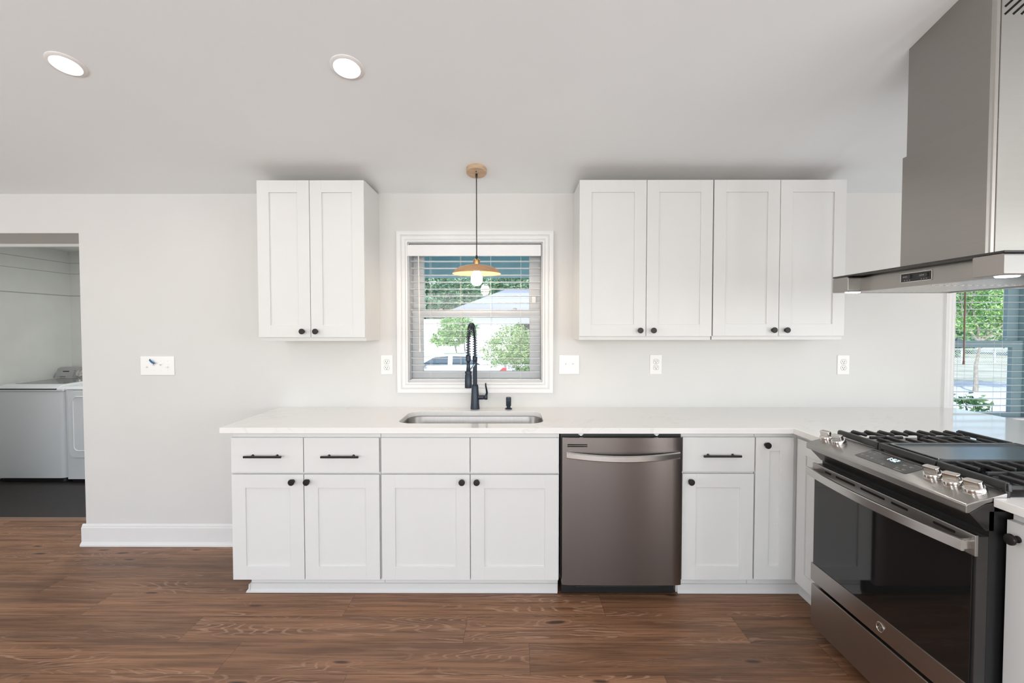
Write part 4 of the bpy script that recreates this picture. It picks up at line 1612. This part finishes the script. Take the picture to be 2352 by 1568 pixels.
# ---------------------------------------------------------------- lamps
def pendant():
    px, py = -0.219, 2.840
    zc = ceil_z(py)
    t = thing('pendant_lamp', 'wooden pendant lamp with shallow dish shade hanging over the sink', 'lamp', (px, py, zc))
    b = MB()
    b.lathe([(0, 0.0), (0.0595, 0.0), (0.060, 0.002), (0.060, 0.024), (0.0575, 0.027), (0, 0.027)], (px, py, zc), CN, 40)
    can = b.build('canopy', M['wood'], t)
    b = MB()
    p = Vector((px, py, zc)) + CN * 0.027
    b.lathe([(0.0045, 0.004), (0.0065, -0.002), (0.0065, -0.016), (0.004, -0.024)], (px, py, p.z - 0.004), (0, 0, 1), 14)
    b.build('cord_grip', M['black'], can)
    b = MB()
    q = p + Vector((0, -0.022, 0.004))
    b.lathe([(0, 0), (0.004, 0), (0.003, 0.003), (0, 0.003)], q, CN, 10)
    b.build('set_screw', M['black'], can)
    b = MB()
    b.cyl((px, py, 1.845), (px, py, p.z - 0.008), 0.0030, n=12)
    b.build('cord', M['black'], t)
    b = MB()
    b.lathe([(0.0035, 0.050), (0.0065, 0.046), (0.0065, 0.036), (0.009, 0.032), (0.009, 0.028)], (px, py, 1.811), n=20)
    tag(b.build('cord_bushing', M['black'], t), 'black cord bushing')
    b = MB()
    b.lathe([(0, 0.034), (0.010, 0.033), (0.020, 0.026), (0.0225, 0.019), (0.0195, 0.018), (0.0195, 0.012), (0.0185, 0.011), (0.0195, 0.010), (0.0195, -0.002), (0, -0.002)], (px, py, 1.809), n=32)
    b.build('socket', M['brass'], t)
    # shade: outer dish and inner face with thickness
    out = [(0.012, 0.0), (0.040, -0.002), (0.075, -0.008), (0.105, -0.018), (0.126, -0.031), (0.139, -0.046), (0.144, -0.055)]
    inn = [(0.141, -0.0545), (0.134, -0.044), (0.121, -0.0335), (0.101, -0.0225), (0.073, -0.0135), (0.040, -0.008), (0.012, -0.006)]
    b = MB()
    b.lathe(out + inn + [(0.012, 0.0)], (px, py, 1.806), n=56)
    b.build('shade', M['shade_wood'], t, angle=50)
    b = MB()
    b.lathe([(0, 0.0), (0.0125, 0.0), (0.0140, -0.018), (0.0195, -0.034), (0.0295, -0.053), (0.0345, -0.071), (0.0345, -0.084), (0.0290, -0.101), (0.0165, -0.113), (0, -0.117)], (px, py, 1.797), n=32)
    b.build('bulb', M['bulb_glow'], t, angle=80)


pendant()


def downlight(label, x, y):
    z = ceil_z(y)
    t = thing('recessed_light', label, 'ceiling light', (x, y, z), 'recessed ceiling lights')
    b = MB()
    b.lathe([(0.070, 0.0), (0.070, 0.003), (0.066, 0.006), (0.056, 0.008), (0.052, 0.005), (0.052, 0.0)], (x, y, z), CN, 48)
    b.build('trim_ring', M['plastic'], t)
    b = MB()
    b.lathe([(0.0525, 0.004), (0.046, 0.010), (0.030, 0.0135), (0, 0.015)], (x, y, z), CN, 40)
    b.build('lens', M['lamp_glow'], t, angle=80)
    p = Vector((x, y, z)) + CN * 0.018
    l_ = lamp('recessed_light_beam', 'AREA', p, CN, 2.5, (1.0, 0.97, 0.93), 0.09)
    return t


downlight('recessed ceiling light at the far left, above the doorway', -1.900, 2.06)
downlight('recessed ceiling light left of centre, in front of the wall cabinet', -0.713, 2.079)


# ---------------------------------------------------------------- outlets, switches, tape
def plate(t, x, z, w, h):
    b = MB()
    b.box(x - w / 2, x + w / 2, D - 0.006, D - 0.0002, z - h / 2, z + h / 2, 0.0025, 3)
    return b.build('cover_plate', M['plastic'], t)


def outlet(label, x, z):
    t = thing('wall_outlet', label, 'outlet', (x, D, z), 'white double outlets')
    plate(t, x, z, 0.078, 0.126)
    for s in (-1, 1):
        zc = z + s * 0.0195
        b = MB()
        o = []
        for i in range(32):
            a = 2 * math.pi * i / 32
            o.append((x + 0.0172 * math.cos(a), zc + max(-0.0143, min(0.0143, 0.0172 * math.sin(a)))))
        b.prism(o, D - 0.0072, D - 0.004, 'y', 0.0004)
        r = b.build('receptacle', M['plastic'], t)
        b = MB()
        b.box(x - 0.0078, x - 0.0053, D - 0.0076, D - 0.006, zc - 0.002, zc + 0.0075)
        b.box(x + 0.0053, x + 0.0078, D - 0.0076, D - 0.006, zc - 0.001, zc + 0.0075)
        b.cyl((x, D - 0.0076, zc - 0.0078), (x, D - 0.006, zc - 0.0078), 0.0028, n=12)
        b.build('slots', M['slot'], r)
        # rim groove round the receptacle
        b = MB()
        pts = [(p[0] * 1.0 + (p[0] - x) * 0.05, D - 0.0062, p[1] + (p[1] - zc) * 0.05) for p in o]
        b.tube(pts + [pts[0]], 0.0005, 5)
        b.build('rim', M['slot'], r)
    b = MB()
    b.lathe([(0, 0), (0.003, 0), (0.0026, 0.0012), (0, 0.0014)], (x, D - 0.006, z), (0, -1, 0), 12)
    b.build('screw', M['galvanized'], t)
    return t


outlet('white wall outlet left of the window, below the left wall cabinet', -0.827, 1.192)
outlet('white wall outlet under the wall cabinets, above the dishwasher', 0.924, 1.194)
outlet('white wall outlet at the right, below the range hood corner', 2.140, 1.192)


def switches(label, x, z, w, toggles, h=0.124, screws=True):
    t = thing('light_switch', label, 'light switch', (x, D, z), 'white toggle switch plates')
    plate(t, x, z, w, h)
    for tx, upwards in toggles:
        b = MB()
        b.box(tx - 0.0052, tx + 0.0052, D - 0.0068, D - 0.004, z - 0.012, z + 0.012, 0.0006)
        s = 1 if upwards else -1
        b.prism([(D - 0.006, z + s * 0.000), (D - 0.006, z + s * 0.008), (D - 0.0175, z + s * 0.0135), (D - 0.0185, z + s * 0.0090)], tx - 0.0036, tx + 0.0036, 'x', 0.0008)
        tg = b.build('toggle', M['plastic'], t)
        for q in (-1, 1):
            b = MB()
            b.lathe([(0, 0), (0.0028, 0), (0.0024, 0.001), (0, 0.0012)], (tx, D - 0.006, z + q * 0.030), (0, -1, 0), 12)
            b.build('screw', M['galvanized'], tg)
    return t


switches('white plate of four toggle switches between doorway and counter', -2.325, 1.185, 0.222, ((-2.393, False), (-2.347, True), (-2.302, True), (-2.257, False)))
switches('white plate of two toggle switches right of the window', 0.361, 1.193, 0.131, ((0.338, True), (0.384, True)))

b = MB(Matrix.Translation((-2.348, D - 0.021, 1.214)) @ Matrix.Rotation(math.radians(40), 4, 'Y'))
n = 10
tb = bmesh.new()
rows = []
for i in range(n + 1):
    u = i / n
    x = -0.021 + 0.042 * u
    bow = 0.006 * (1 - (2 * u - 1) ** 2)
    rows.append([tb.verts.new((x, yy + 0.004 * math.sin(u * 3), zz - bow)) for yy, zz in ((0, -0.0062), (0, 0.0062), (0.0004, 0.0062), (0.0004, -0.0062))])
for A, B in zip(rows, rows[1:]):
    for j in range(4):
        tb.faces.new((A[j], A[(j + 1) % 4], B[(j + 1) % 4], B[j]))
tb.faces.new(rows[0])
tb.faces.new(rows[-1])
bmesh.ops.recalc_face_normals(tb, faces=tb.faces[:])
b.add(tb)
tag(b.build('tape_strip', M['tape'], loc=(-2.348, D - 0.02, 1.21)), 'short curl of blue painter tape stuck on a switch toggle', 'tape')


# ---------------------------------------------------------------- washer and dryer
def machine_body(b, x0, x1, y0, y1, z0, z1, r=0.05):
    out = arc(x1 - r, y0 + r, r, 270, 360, 8) + [(x1, y1), (x0, y1)] + arc(x0 + r, y0 + r, r, 180, 270, 8)
    # slightly bowed front
    n = 10
    res = []
    for p in out:
        res.append(p)
    b.prism(res, z0, z1, 'z', 0.0)


def washer():
    x0, x1, y0, y1 = -4.805, -4.150, 4.385, 5.10
    t = thing('washing_machine', 'white top-load washing machine in the laundry room', 'washing machine', ((x0 + x1) / 2, 4.75, 0))
    b = MB()
    machine_body(b, x0, x1, y0, y1, 0.040, 0.842)
    b.build('body', M['washer'], t, angle=30)
    b = MB()
    machine_body(b, x0 + 0.015, x1 - 0.015, y0 + 0.02, y1 - 0.02, 0.0, 0.042)
    b.build('plinth', M['black'], t)
    b = MB()
    b.prism([(y0 - 0.004, 0.844), (y0 - 0.006, 0.866), (y0 + 0.02, 0.884), (y0 + 0.06, 0.892), (y1, 0.905), (y1, 0.842)], x0, x1, 'x', 0.004)
    b.build('top_panel', M['washer'], t, angle=40)
    b = MB()
    b.prism([(y0 + 0.002, 0.872), (y0 + 0.022, 0.888), (y0 + 0.07, 0.902), (4.96, 0.912), (4.96, 0.890)], x0 + 0.035, x1 - 0.055, 'x', 0.004)
    lid = b.build('lid', M['washer'], t, angle=40)
    b = MB()
    b.prism([(y0 + 0.12, 0.9055), (4.93, 0.9135), (4.93, 0.905), (y0 + 0.12, 0.900)], x0 + 0.085, x1 - 0.10, 'x', 0.001)
    b.build('lid_window', M['lid_glass'], lid)
    b = MB()
    b.box(x0 + 0.04, x1 - 0.06, y0 - 0.008, y0 + 0.006, 0.862, 0.871, 0.002)
    b.build('lid_grip', M['slot'], lid)
    b = MB()
    b.prism([(4.965, 0.895), (5.010, 1.005), (5.035, 1.015), (5.10, 1.015), (5.10, 0.895)], x0 + 0.004, x1 - 0.01, 'x', 0.008)
    con = b.build('console', M['washer_grey'], t, angle=40)
    ang = math.atan2(0.110, 0.045)
    Q = Matrix.Translation((x0, 4.9875, 0.95)) @ Matrix.Rotation(ang, 4, 'X')
    b = MB(Q)
    b.lathe([(0, 0), (0.040, 0), (0.038, 0.010), (0.030, 0.024), (0, 0.026)], (0.272, 0, 0.001), (0, 0, 1), 28)
    b.box(0.267, 0.277, -0.032, 0.032, 0.024, 0.036, 0.003)
    b.build('dial', M['chrome'], con)
    b = MB(Q)
    b.box(0.075, 0.140, 0.022, 0.031, 0.0005, 0.0015)
    b.box(0.060, 0.120, -0.032, -0.028, 0.0005, 0.0015)
    for i in range(5):
        b.box(0.192, 0.212, -0.030 + 0.015 * i, -0.0275 + 0.015 * i, 0.0005, 0.0015)
    b.build('console_print', M['slot'], con)


washer()


def dryer():
    x0, x1, y0, y1 = -4.128, -3.442, 4.372, 5.10
    t = thing('dryer', 'white clothes dryer beside the washing machine, half hidden by the wall', 'dryer', ((x0 + x1) / 2, 4.75, 0))
    b = MB()
    machine_body(b, x0, x1, y0, y1, 0.035, 0.862, 0.018)
    b.build('body', M['washer'], t, angle=30)
    b = MB()
    machine_body(b, x0 + 0.02, x1 - 0.02, y0 + 0.02, y1 - 0.02, 0.0, 0.037, 0.018)
    b.build('plinth', M['black'], t)
    b = MB()
    b.prism([(y0 - 0.004, 0.866), (y0 + 0.012, 0.886), (y0 + 0.05, 0.894), (y1, 0.902), (y1, 0.862)], x0 - 0.002, x1 + 0.002, 'x', 0.004)
    b.build('top_panel', M['washer'], t, angle=40)
    b = MB()
    b.prism([(5.0, 0.90), (5.03, 1.005), (5.10, 1.010), (5.10, 0.90)], x0 + 0.03, x1 - 0.03, 'x', 0.006)
    b.build('console', M['washer_grey'], t)
    b = MB()
    b.prism(rrect(x0 + 0.035, x1 - 0.035, 0.235, 0.852, 0.06, 8), y0 - 0.014, y0 + 0.004, 'y', 0.004)
    d = b.build('door', M['washer'], t, angle=30)
    b = MB()
    b.prism(rrect(x0 + 0.035 - 0.004, x1 - 0.031, 0.231, 0.856, 0.063, 8), y0 - 0.003, y0 + 0.004, 'y')
    b.build('door_gasket', M['washer_grey'], d)
    b = MB()
    fr = rrect(x0 + 0.085, x1 - 0.085, 0.300, 0.800, 0.04, 6)
    pts = [(x, y0 - 0.013, z) for x, z in fr]
    b.tube(pts + [pts[0]], 0.006, 8)
    b.build('door_ridge', M['washer'], d)


dryer()


# ---------------------------------------------------------------- outdoors
GZ = -1.20
b = MB()
b.box(-60, 90, 3.9, 120, GZ - 0.3, GZ)
tag(b.build('ground', M['grass']), kind='structure')
b = MB()
b.box(-60, 90, 11.0, 23.0, GZ, GZ + 0.01)
tag(b.build('street', M['street']), kind='structure')
b = MB()
b.box(-9, 3.5, 23.0, 40, GZ, GZ + 0.012)
tag(b.build('driveway', M['street']), kind='structure')

b = MB()
b.box(-3.2, 1.75, 4.50, 4.62, 1.910, 2.60, 0.004)
po = thing('porch_roof', 'porch beam coloured with teal sky shade across the top of the sink window', 'porch', (-0.7, 4.5, 2.07))
b.build('beam', M['porch'], po)
b = MB()
b.box(-3.3, 1.85, D + WT + 0.003, 5.1, 2.60, 2.70)
b.build('shading_roof', M['porch'], po)  # unseen slab, added so that the beam lies in shade


def foliage(parent, name, m, blobs, n, size, seed, loc_parent=True):
    """leaf clusters scattered through ellipsoids (centre, radii)"""
    rg = random.Random(seed)
    verts, faces, rn = [], [], []
    off = Vector(parent.location) if parent is not None else Vector((0, 0, 0))
    vol = [r[0] * r[1] * r[2] for _, r in blobs]
    tot = sum(vol)
    for (c, r), v in zip(blobs, vol):
        m_ = int(n * v / tot)
        rad = (r[0] * r[1] * r[2]) ** (1 / 3)
        for q in range(m_):
            if q % 28 == 0:                                # start the next spray of leaves
                while True:
                    d = Vector((rg.uniform(-1, 1), rg.uniform(-1, 1), rg.uniform(-1, 1)))
                    if 0 < d.length <= 1:
                        break
                d = d.normalized() * (0.35 + 0.65 * d.length ** 0.5)
                cl = Vector((c[0] + d.x * r[0], c[1] + d.y * r[1], c[2] + d.z * r[2])) - off
                cs = max(rad * 0.15, size * 1.3)
            p = cl + Vector((rg.gauss(0, cs), rg.gauss(0, cs), rg.gauss(0, cs * 0.6)))
            a = Vector((rg.gauss(0, 1), rg.gauss(0, 1), rg.gauss(0, 0.6))).normalized()
            w = a.cross(Vector((rg.gauss(0, 1), rg.gauss(0, 1), rg.gauss(0, 1)))).normalized()
            s = size * rg.uniform(0.6, 1.4)
            i = len(verts)
            nn = a.cross(w) * s * 0.15
            verts += [p - a * s, p - w * s * 0.42 + nn, p + a * s, p + w * s * 0.42 + nn]
            faces.append((i, i + 1, i + 2, i + 3))
            rn.append(rg.random())
    me = bpy.data.meshes.new(name)
    me.from_pydata([tuple(v) for v in verts], [], faces)
    at = me.attributes.new('rnd', 'FLOAT', 'FACE')
    for i, x in enumerate(rn):
        at.data[i].value = x
    me.materials.append(m)
    o = bpy.data.objects.new(name, me)
    COL.objects.link(o)
    if parent is not None:
        o.parent = parent
    return o


def tree(name, label, x, y, blobs, m, n, size, seed, trunks, bark='bark', group=None, cat='tree', base=GZ):
    t = thing(name, label, cat, (x, y, base), group)
    foliage(t, 'foliage', m, blobs, n, size, seed)
    b = MB()
    for pts, rs in trunks:
        b.tube(pts, rs, 8)
    b.build('trunk', M[bark], t)
    return t


G_T = 'tall trees behind the neighbouring house'
rg = random.Random(11)
spots = [(-11.2, 52.0, 'tall green tree seen at the left edge of the sink window'),
         (-7.7, 60.5, 'tall green tree left of the pendant shade in the sink window'),
         (-3.9, 69.0, 'tall green tree behind the pendant bulb in the sink window'),
         (0.6, 52.5, 'tall green tree over the pale house roof in the sink window'),
         (4.8, 60.5, 'tall green tree over the right end of the pale roof'),
         ]
for i, (x, y, lab) in enumerate(spots):
    bl = [((x + rg.uniform(-1.5, 1.5), y + rg.uniform(-1, 1), GZ + h), (rg.uniform(2.2, 3.2), 2.2, rg.uniform(1.6, 2.4))) for h in (3.6, 4.6, 5.6, 6.8, 8.2)]
    bl.append(((x, y, GZ + 5.6), (2.6, 2.0, 3.2)))
    tree('tree', lab, x, y, bl, M['leaf_dark'], 12000, 0.20, 20 + i, [([(x, y, GZ), (x + .2, y, GZ + 4), (x, y, GZ + 9)], [0.3, 0.25, 0.1])], group=G_T)

# neighbouring house
h = thing('house', 'pale house with light hipped roof across the street', 'house', (4.0, 44, GZ))
b = MB()
b.box(-5.0, 13.0, 40.5, 48, GZ, 2.75)
b.build('walls', M['siding'], h)
tb = bmesh.new()
ev = [(-5.8, 39.7, 2.7), (13.8, 39.7, 2.7), (13.8, 48.8, 2.7), (-5.8, 48.8, 2.7)]
rv = [(-0.6, 44.2, 5.0), (9.0, 44.2, 5.0)]
E4 = [tb.verts.new(p) for p in ev]
R2 = [tb.verts.new(p) for p in rv]
for f in ((E4[0], E4[1], R2[1], R2[0]), (E4[1], E4[2], R2[1]), (E4[2], E4[3], R2[0], R2[1]), (E4[3], E4[0], R2[0])):
    tb.faces.new(f)
tb.faces.new(E4[::-1])
b = MB()
b.add(tb)
b.box(-5.8, 13.8, 39.68, 39.75, 2.5, 2.72)
b.build('roof', M['roof'], h)
b = MB()
b.box(0.2, 1.9, 40.40, 40.52, GZ + 0.1, 1.75)
b.build('garage_door', M['slot'], h)
b = MB()
b.box(2.2, 3.3, 40.44, 40.52, 0.5, 1.6)
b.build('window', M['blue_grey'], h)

b = MB()
b.box(-15.0, -5.1, 49.3, 49.6, GZ, 2.3, 0.02)
tag(b.build('garden_wall', M['siding'], loc=(-10, 49.4, GZ)), 'plain white garden wall left of the neighbouring house', 'wall')

# bushes
bx, by = -3.45, 28.0
t = tree('bush', 'small many-stemmed leafy tree left of the faucet neck outside', bx, by,
         [((bx + 0.1, by, 1.50), (0.95, 0.9, 0.65)), ((bx - 0.75, by, 0.75), (0.55, 0.6, 0.42)), ((bx + 0.6, by, 1.3), (0.65, 0.7, 0.5)), ((bx - 0.1, by, 0.85), (0.75, 0.7, 0.45))],
         M['leaf_bright'], 5600, 0.080, 41,
         [([(bx + 0.3, by, GZ), (bx + 0.1, by, 0.0), (bx - 0.2, by, 1.2)], [0.05, 0.04, 0.02]), ([(bx + 0.6, by, GZ), (bx + 0.6, by, 0.0), (bx + 0.5, by, 1.2)], [0.05, 0.04, 0.02]), ([(bx + 0.4, by, GZ), (bx + 0.75, by, 0.0), (bx + 0.9, by, 1.2)], [0.05, 0.04, 0.02])], cat='bush')
bx, by = 0.1, 13.5
t = tree('bush', 'sunlit leafy bush in front of the white car outside the sink window', bx, by,
         [((bx + 0.05, by, 0.95), (0.75, 0.7, 0.55)), ((bx - 0.45, by, 0.75), (0.55, 0.5, 0.4)), ((bx + 0.45, by, 0.65), (0.6, 0.6, 0.6)), ((bx + 0.3, by, 0.05), (0.5, 0.5, 0.55)), ((bx + 0.35, by, -0.4), (0.4, 0.4, 0.4))],
         M['leaf_yellow'], 14000, 0.034, 43,
         [([(bx + 0.35, by, GZ), (bx + 0.3, by, -0.4), (bx + 0.2, by, 0.6)], [0.04, 0.03, 0.015])], cat='bush')


# car
def car():
    cy, z0 = 21.5, GZ + 0.012
    t = thing('car', 'white car parked on the street outside the sink window', 'car', (-3.0, cy, z0))
    # tail to the right; outline x from -5.2 (nose) to -0.55
    lower = [(-5.2, 0.30), (-5.2, 0.62), (-5.05, 0.74), (-4.2, 0.90), (-0.85, 0.98), (-0.42, 0.95), (-0.32, 0.80), (-0.30, 0.45), (-0.42, 0.28)]
    b = MB()
    b.prism([(x, z0 + z) for x, z in lower], cy - 0.88, cy + 0.88, 'y', 0.06, 3)
    b.build('body', M['car_paint'], t, angle=50)
    tb = bmesh.new()
    base = [(-4.35, 0.90), (-3.55, 1.38), (-3.2, 1.45), (-2.2, 1.46), (-1.75, 1.40), (-0.75, 0.97)]
    rows = []
    for i, (x, z) in enumerate(base):
        k = (z - 0.9) / 0.56
        hw = 0.84 - 0.20 * k
        rows.append((tb.verts.new((x, cy - hw, z0 + z)), tb.verts.new((x, cy + hw, z0 + z))))
    for A, B in zip(rows, rows[1:]):
        tb.faces.new((A[0], B[0], B[1], A[1]))
    tb.faces.new([r[0] for r in rows])
    tb.faces.new([r[1] for r in rows][::-1])
    tb.faces.new((rows[0][0], rows[0][1], rows[-1][1], rows[-1][0]))
    bmesh.ops.recalc_face_normals(tb, faces=tb.faces[:])
    b = MB()
    b.add(tb)
    b.build('cabin', M['car_paint'], t, angle=30)

    def side(x, z):
        k = (z - 0.9) / 0.56
        return (x, cy - (0.84 - 0.20 * k) - 0.006, z0 + z)
    for q in (((-4.10, 0.97), (-3.46, 1.33), (-2.86, 1.37), (-2.86, 0.99)), ((-2.66, 0.99), (-2.66, 1.37), (-2.05, 1.36), (-1.45, 1.02))):
        tb = bmesh.new()
        A = [tb.verts.new(side(*p)) for p in q]
        B = [tb.verts.new(Vector(side(*p)) + Vector((0, 0.02, 0))) for p in q]
        tb.faces.new(A)
        tb.faces.new(B[::-1])
        for i in range(4):
            tb.faces.new((A[i], A[(i + 1) % 4], B[(i + 1) % 4], B[i]))
        bmesh.ops.recalc_face_normals(tb, faces=tb.faces[:])
        b = MB()
        b.add(tb)
        b.build('side_window', M['car_glass'], t)
    b = MB()
    b.prism([(-0.62, z0 + 0.76), (-0.31, z0 + 0.76), (-0.33, z0 + 0.88), (-0.46, z0 + 0.90)], cy - 0.90, cy - 0.60, 'y', 0.02)
    b.build('tail_light', M['tail_light'], t)
    for wx in (-4.35, -1.45):
        b = MB()
        b.lathe([(0, -0.11), (0.20, -0.11), (0.31, -0.09), (0.33, -0.05), (0.33, 0.05), (0.31, 0.09), (0, 0.1)], (wx, cy - 0.80, z0 + 0.33), (0, 1, 0), 28)
        w = b.build('wheel', M['rubber'], t)
        b = MB()
        b.lathe([(0, -0.125), (0.19, -0.12), (0.20, -0.105)], (wx, cy - 0.80, z0 + 0.33), (0, 1, 0), 20)
        b.build('hubcap', M['galvanized'], w)
    b = MB()
    b.box(-3.92, -3.80, cy - 1.02, cy - 0.84, z0 + 0.95, z0 + 1.06, 0.02)
    b.build('mirror', M['car_glass'], t)


car()

# chain link fence beyond the street, seen in the right window
fy, fz0, fz1 = 36.0, GZ, -0.18
f = thing('chain_link_fence', 'chain link fence with pale top rail seen through the right window', 'fence', (36, fy, GZ))
b = MB()
b.cyl((30.0, fy, fz1), (43.0, fy, fz1), 0.045, n=8)
b.build('top_rail', M['galvanized'], f)
for k in range(5):
    b = MB()
    b.cyl((31.2 + 2.45 * k, fy + 0.05, fz0), (31.2 + 2.45 * k, fy + 0.05, fz1 + 0.06), 0.07, n=8)
    b.build('post', M['galvanized'], f)
tb = bmesh.new()
hgt = fz1 - fz0
x = 30.0 - hgt
while x < 43.0:
    for s in (0, 1):
        xa, xb = (x, x + hgt) if s == 0 else (x + hgt, x)
        za, zb = fz0, fz1
        c0, c1 = max(30.0, min(43.0, xa)), max(30.0, min(43.0, xb))
        if abs(c1 - c0) > 0.01:
            z_a = za + (zb - za) * (c0 - xa) / (xb - xa)
            z_b = za + (zb - za) * (c1 - xa) / (xb - xa)
            w = 0.014
            vs4 = [tb.verts.new(p) for p in ((c0 - w, fy - 0.01 * s, z_a), (c0 + w, fy - 0.01 * s, z_a), (c1 + w, fy - 0.01 * s, z_b), (c1 - w, fy - 0.01 * s, z_b))]
            tb.faces.new(vs4)
    x += 0.17
b = MB()
b.add(tb)
b.build('wire_mesh', M['galvanized'], f)

# trees seen through the right window
tx, ty = 18.6, 19.5
br = []


def limb(p, d, L, r, k, rgx):
    p = Vector(p)
    d = Vector(d).normalized()
    pts, rs = [p], [r]
    for i in range(4):
        d = (d + Vector((rgx.gauss(0, 0.10), rgx.gauss(0, 0.10), rgx.gauss(0, 0.05)))).normalized()
        pts.append(pts[-1] + d * L / 4)
        rs.append(r * (1 - 0.17 * (i + 1)))
    br.append((pts, rs))
    if k > 0:
        for _ in range(3):
            q = pts[rgx.choice((2, 3, 4))]
            limb(q, d + Vector((rgx.uniform(-1, 1), rgx.uniform(-0.5, 0.5), rgx.uniform(-0.2, 0.8))), L * 0.62, r * 0.55, k - 1, rgx)


rr_ = random.Random(4)
limb((tx + 0.2, ty, GZ), (0.05, 0, 1), 2.2, 0.09, 0, rr_)
for dd in ((0.75, 0, 1), (0.25, 0.1, 1), (-0.55, 0, 1), (1.0, 0, 0.9)):
    limb((tx + 0.3, ty, GZ + 2.0), dd, 2.3, 0.055, 2, rr_)
tree('tree', 'pale-branched green tree filling the right window', tx, ty,
     [((tx, ty + .3, 2.4), (1.5, 1.0, 1.0)), ((tx + 1.4, ty + .3, 2.7), (1.4, 1.0, 1.0)), ((tx - 0.9, ty + .3, 1.5), (0.7, 0.8, 0.7)), ((tx + 1.3, ty + .3, 1.25), (1.1, 0.8, 0.5)), ((tx + 2.5, ty, 1.9), (1.1, 1.0, 0.9))],
     M['leaf_bright'], 11500, 0.065, 51, br, 'pale_bark')
for i, (x, y) in enumerate(((38.0, 44.0), (44.5, 49.5), (49.0, 44.0))):
    lab = ['dark green tree farthest left behind the chain link fence', 'dark green tree in the middle behind the chain link fence', 'dark green tree farthest right behind the chain link fence'][i]
    bl = [((x, y, GZ + hh), (3.2, 2.0, 1.8)) for hh in (1.6, 3.8, 6.0)]
    tree('tree', lab, x, y, bl, M['leaf_dark'], 8000, 0.26, 60 + i, [([(x, y, GZ), (x, y, GZ + 5)], [0.25, 0.15])], group='trees behind the fence')

# low plant just under the right window
px_, py_ = 4.15, 4.25
t = thing('garden_plant', 'thin green garden sprigs at the foot of the right window', 'plant', (px_, py_, GZ))
b = MB()
rgp = random.Random(8)
tips = []
for k in range(9):
    x = px_ + rgp.uniform(-0.35, 0.35)
    top = (x + rgp.uniform(-.12, .12), py_ + rgp.uniform(-.1, .1), rgp.uniform(0.66, 0.80))
    b.tube([(x, py_, GZ), ((x + top[0]) / 2, py_, 0.2), top], [0.008, 0.006, 0.003], 6)
    tips.append(top)
b.build('stems', M['bark'], t)
foliage(t, 'leaves', M['leaf_bright'], [((q[0], q[1], q[2]), (0.10, 0.07, 0.05)) for q in tips], 170, 0.032, 71)
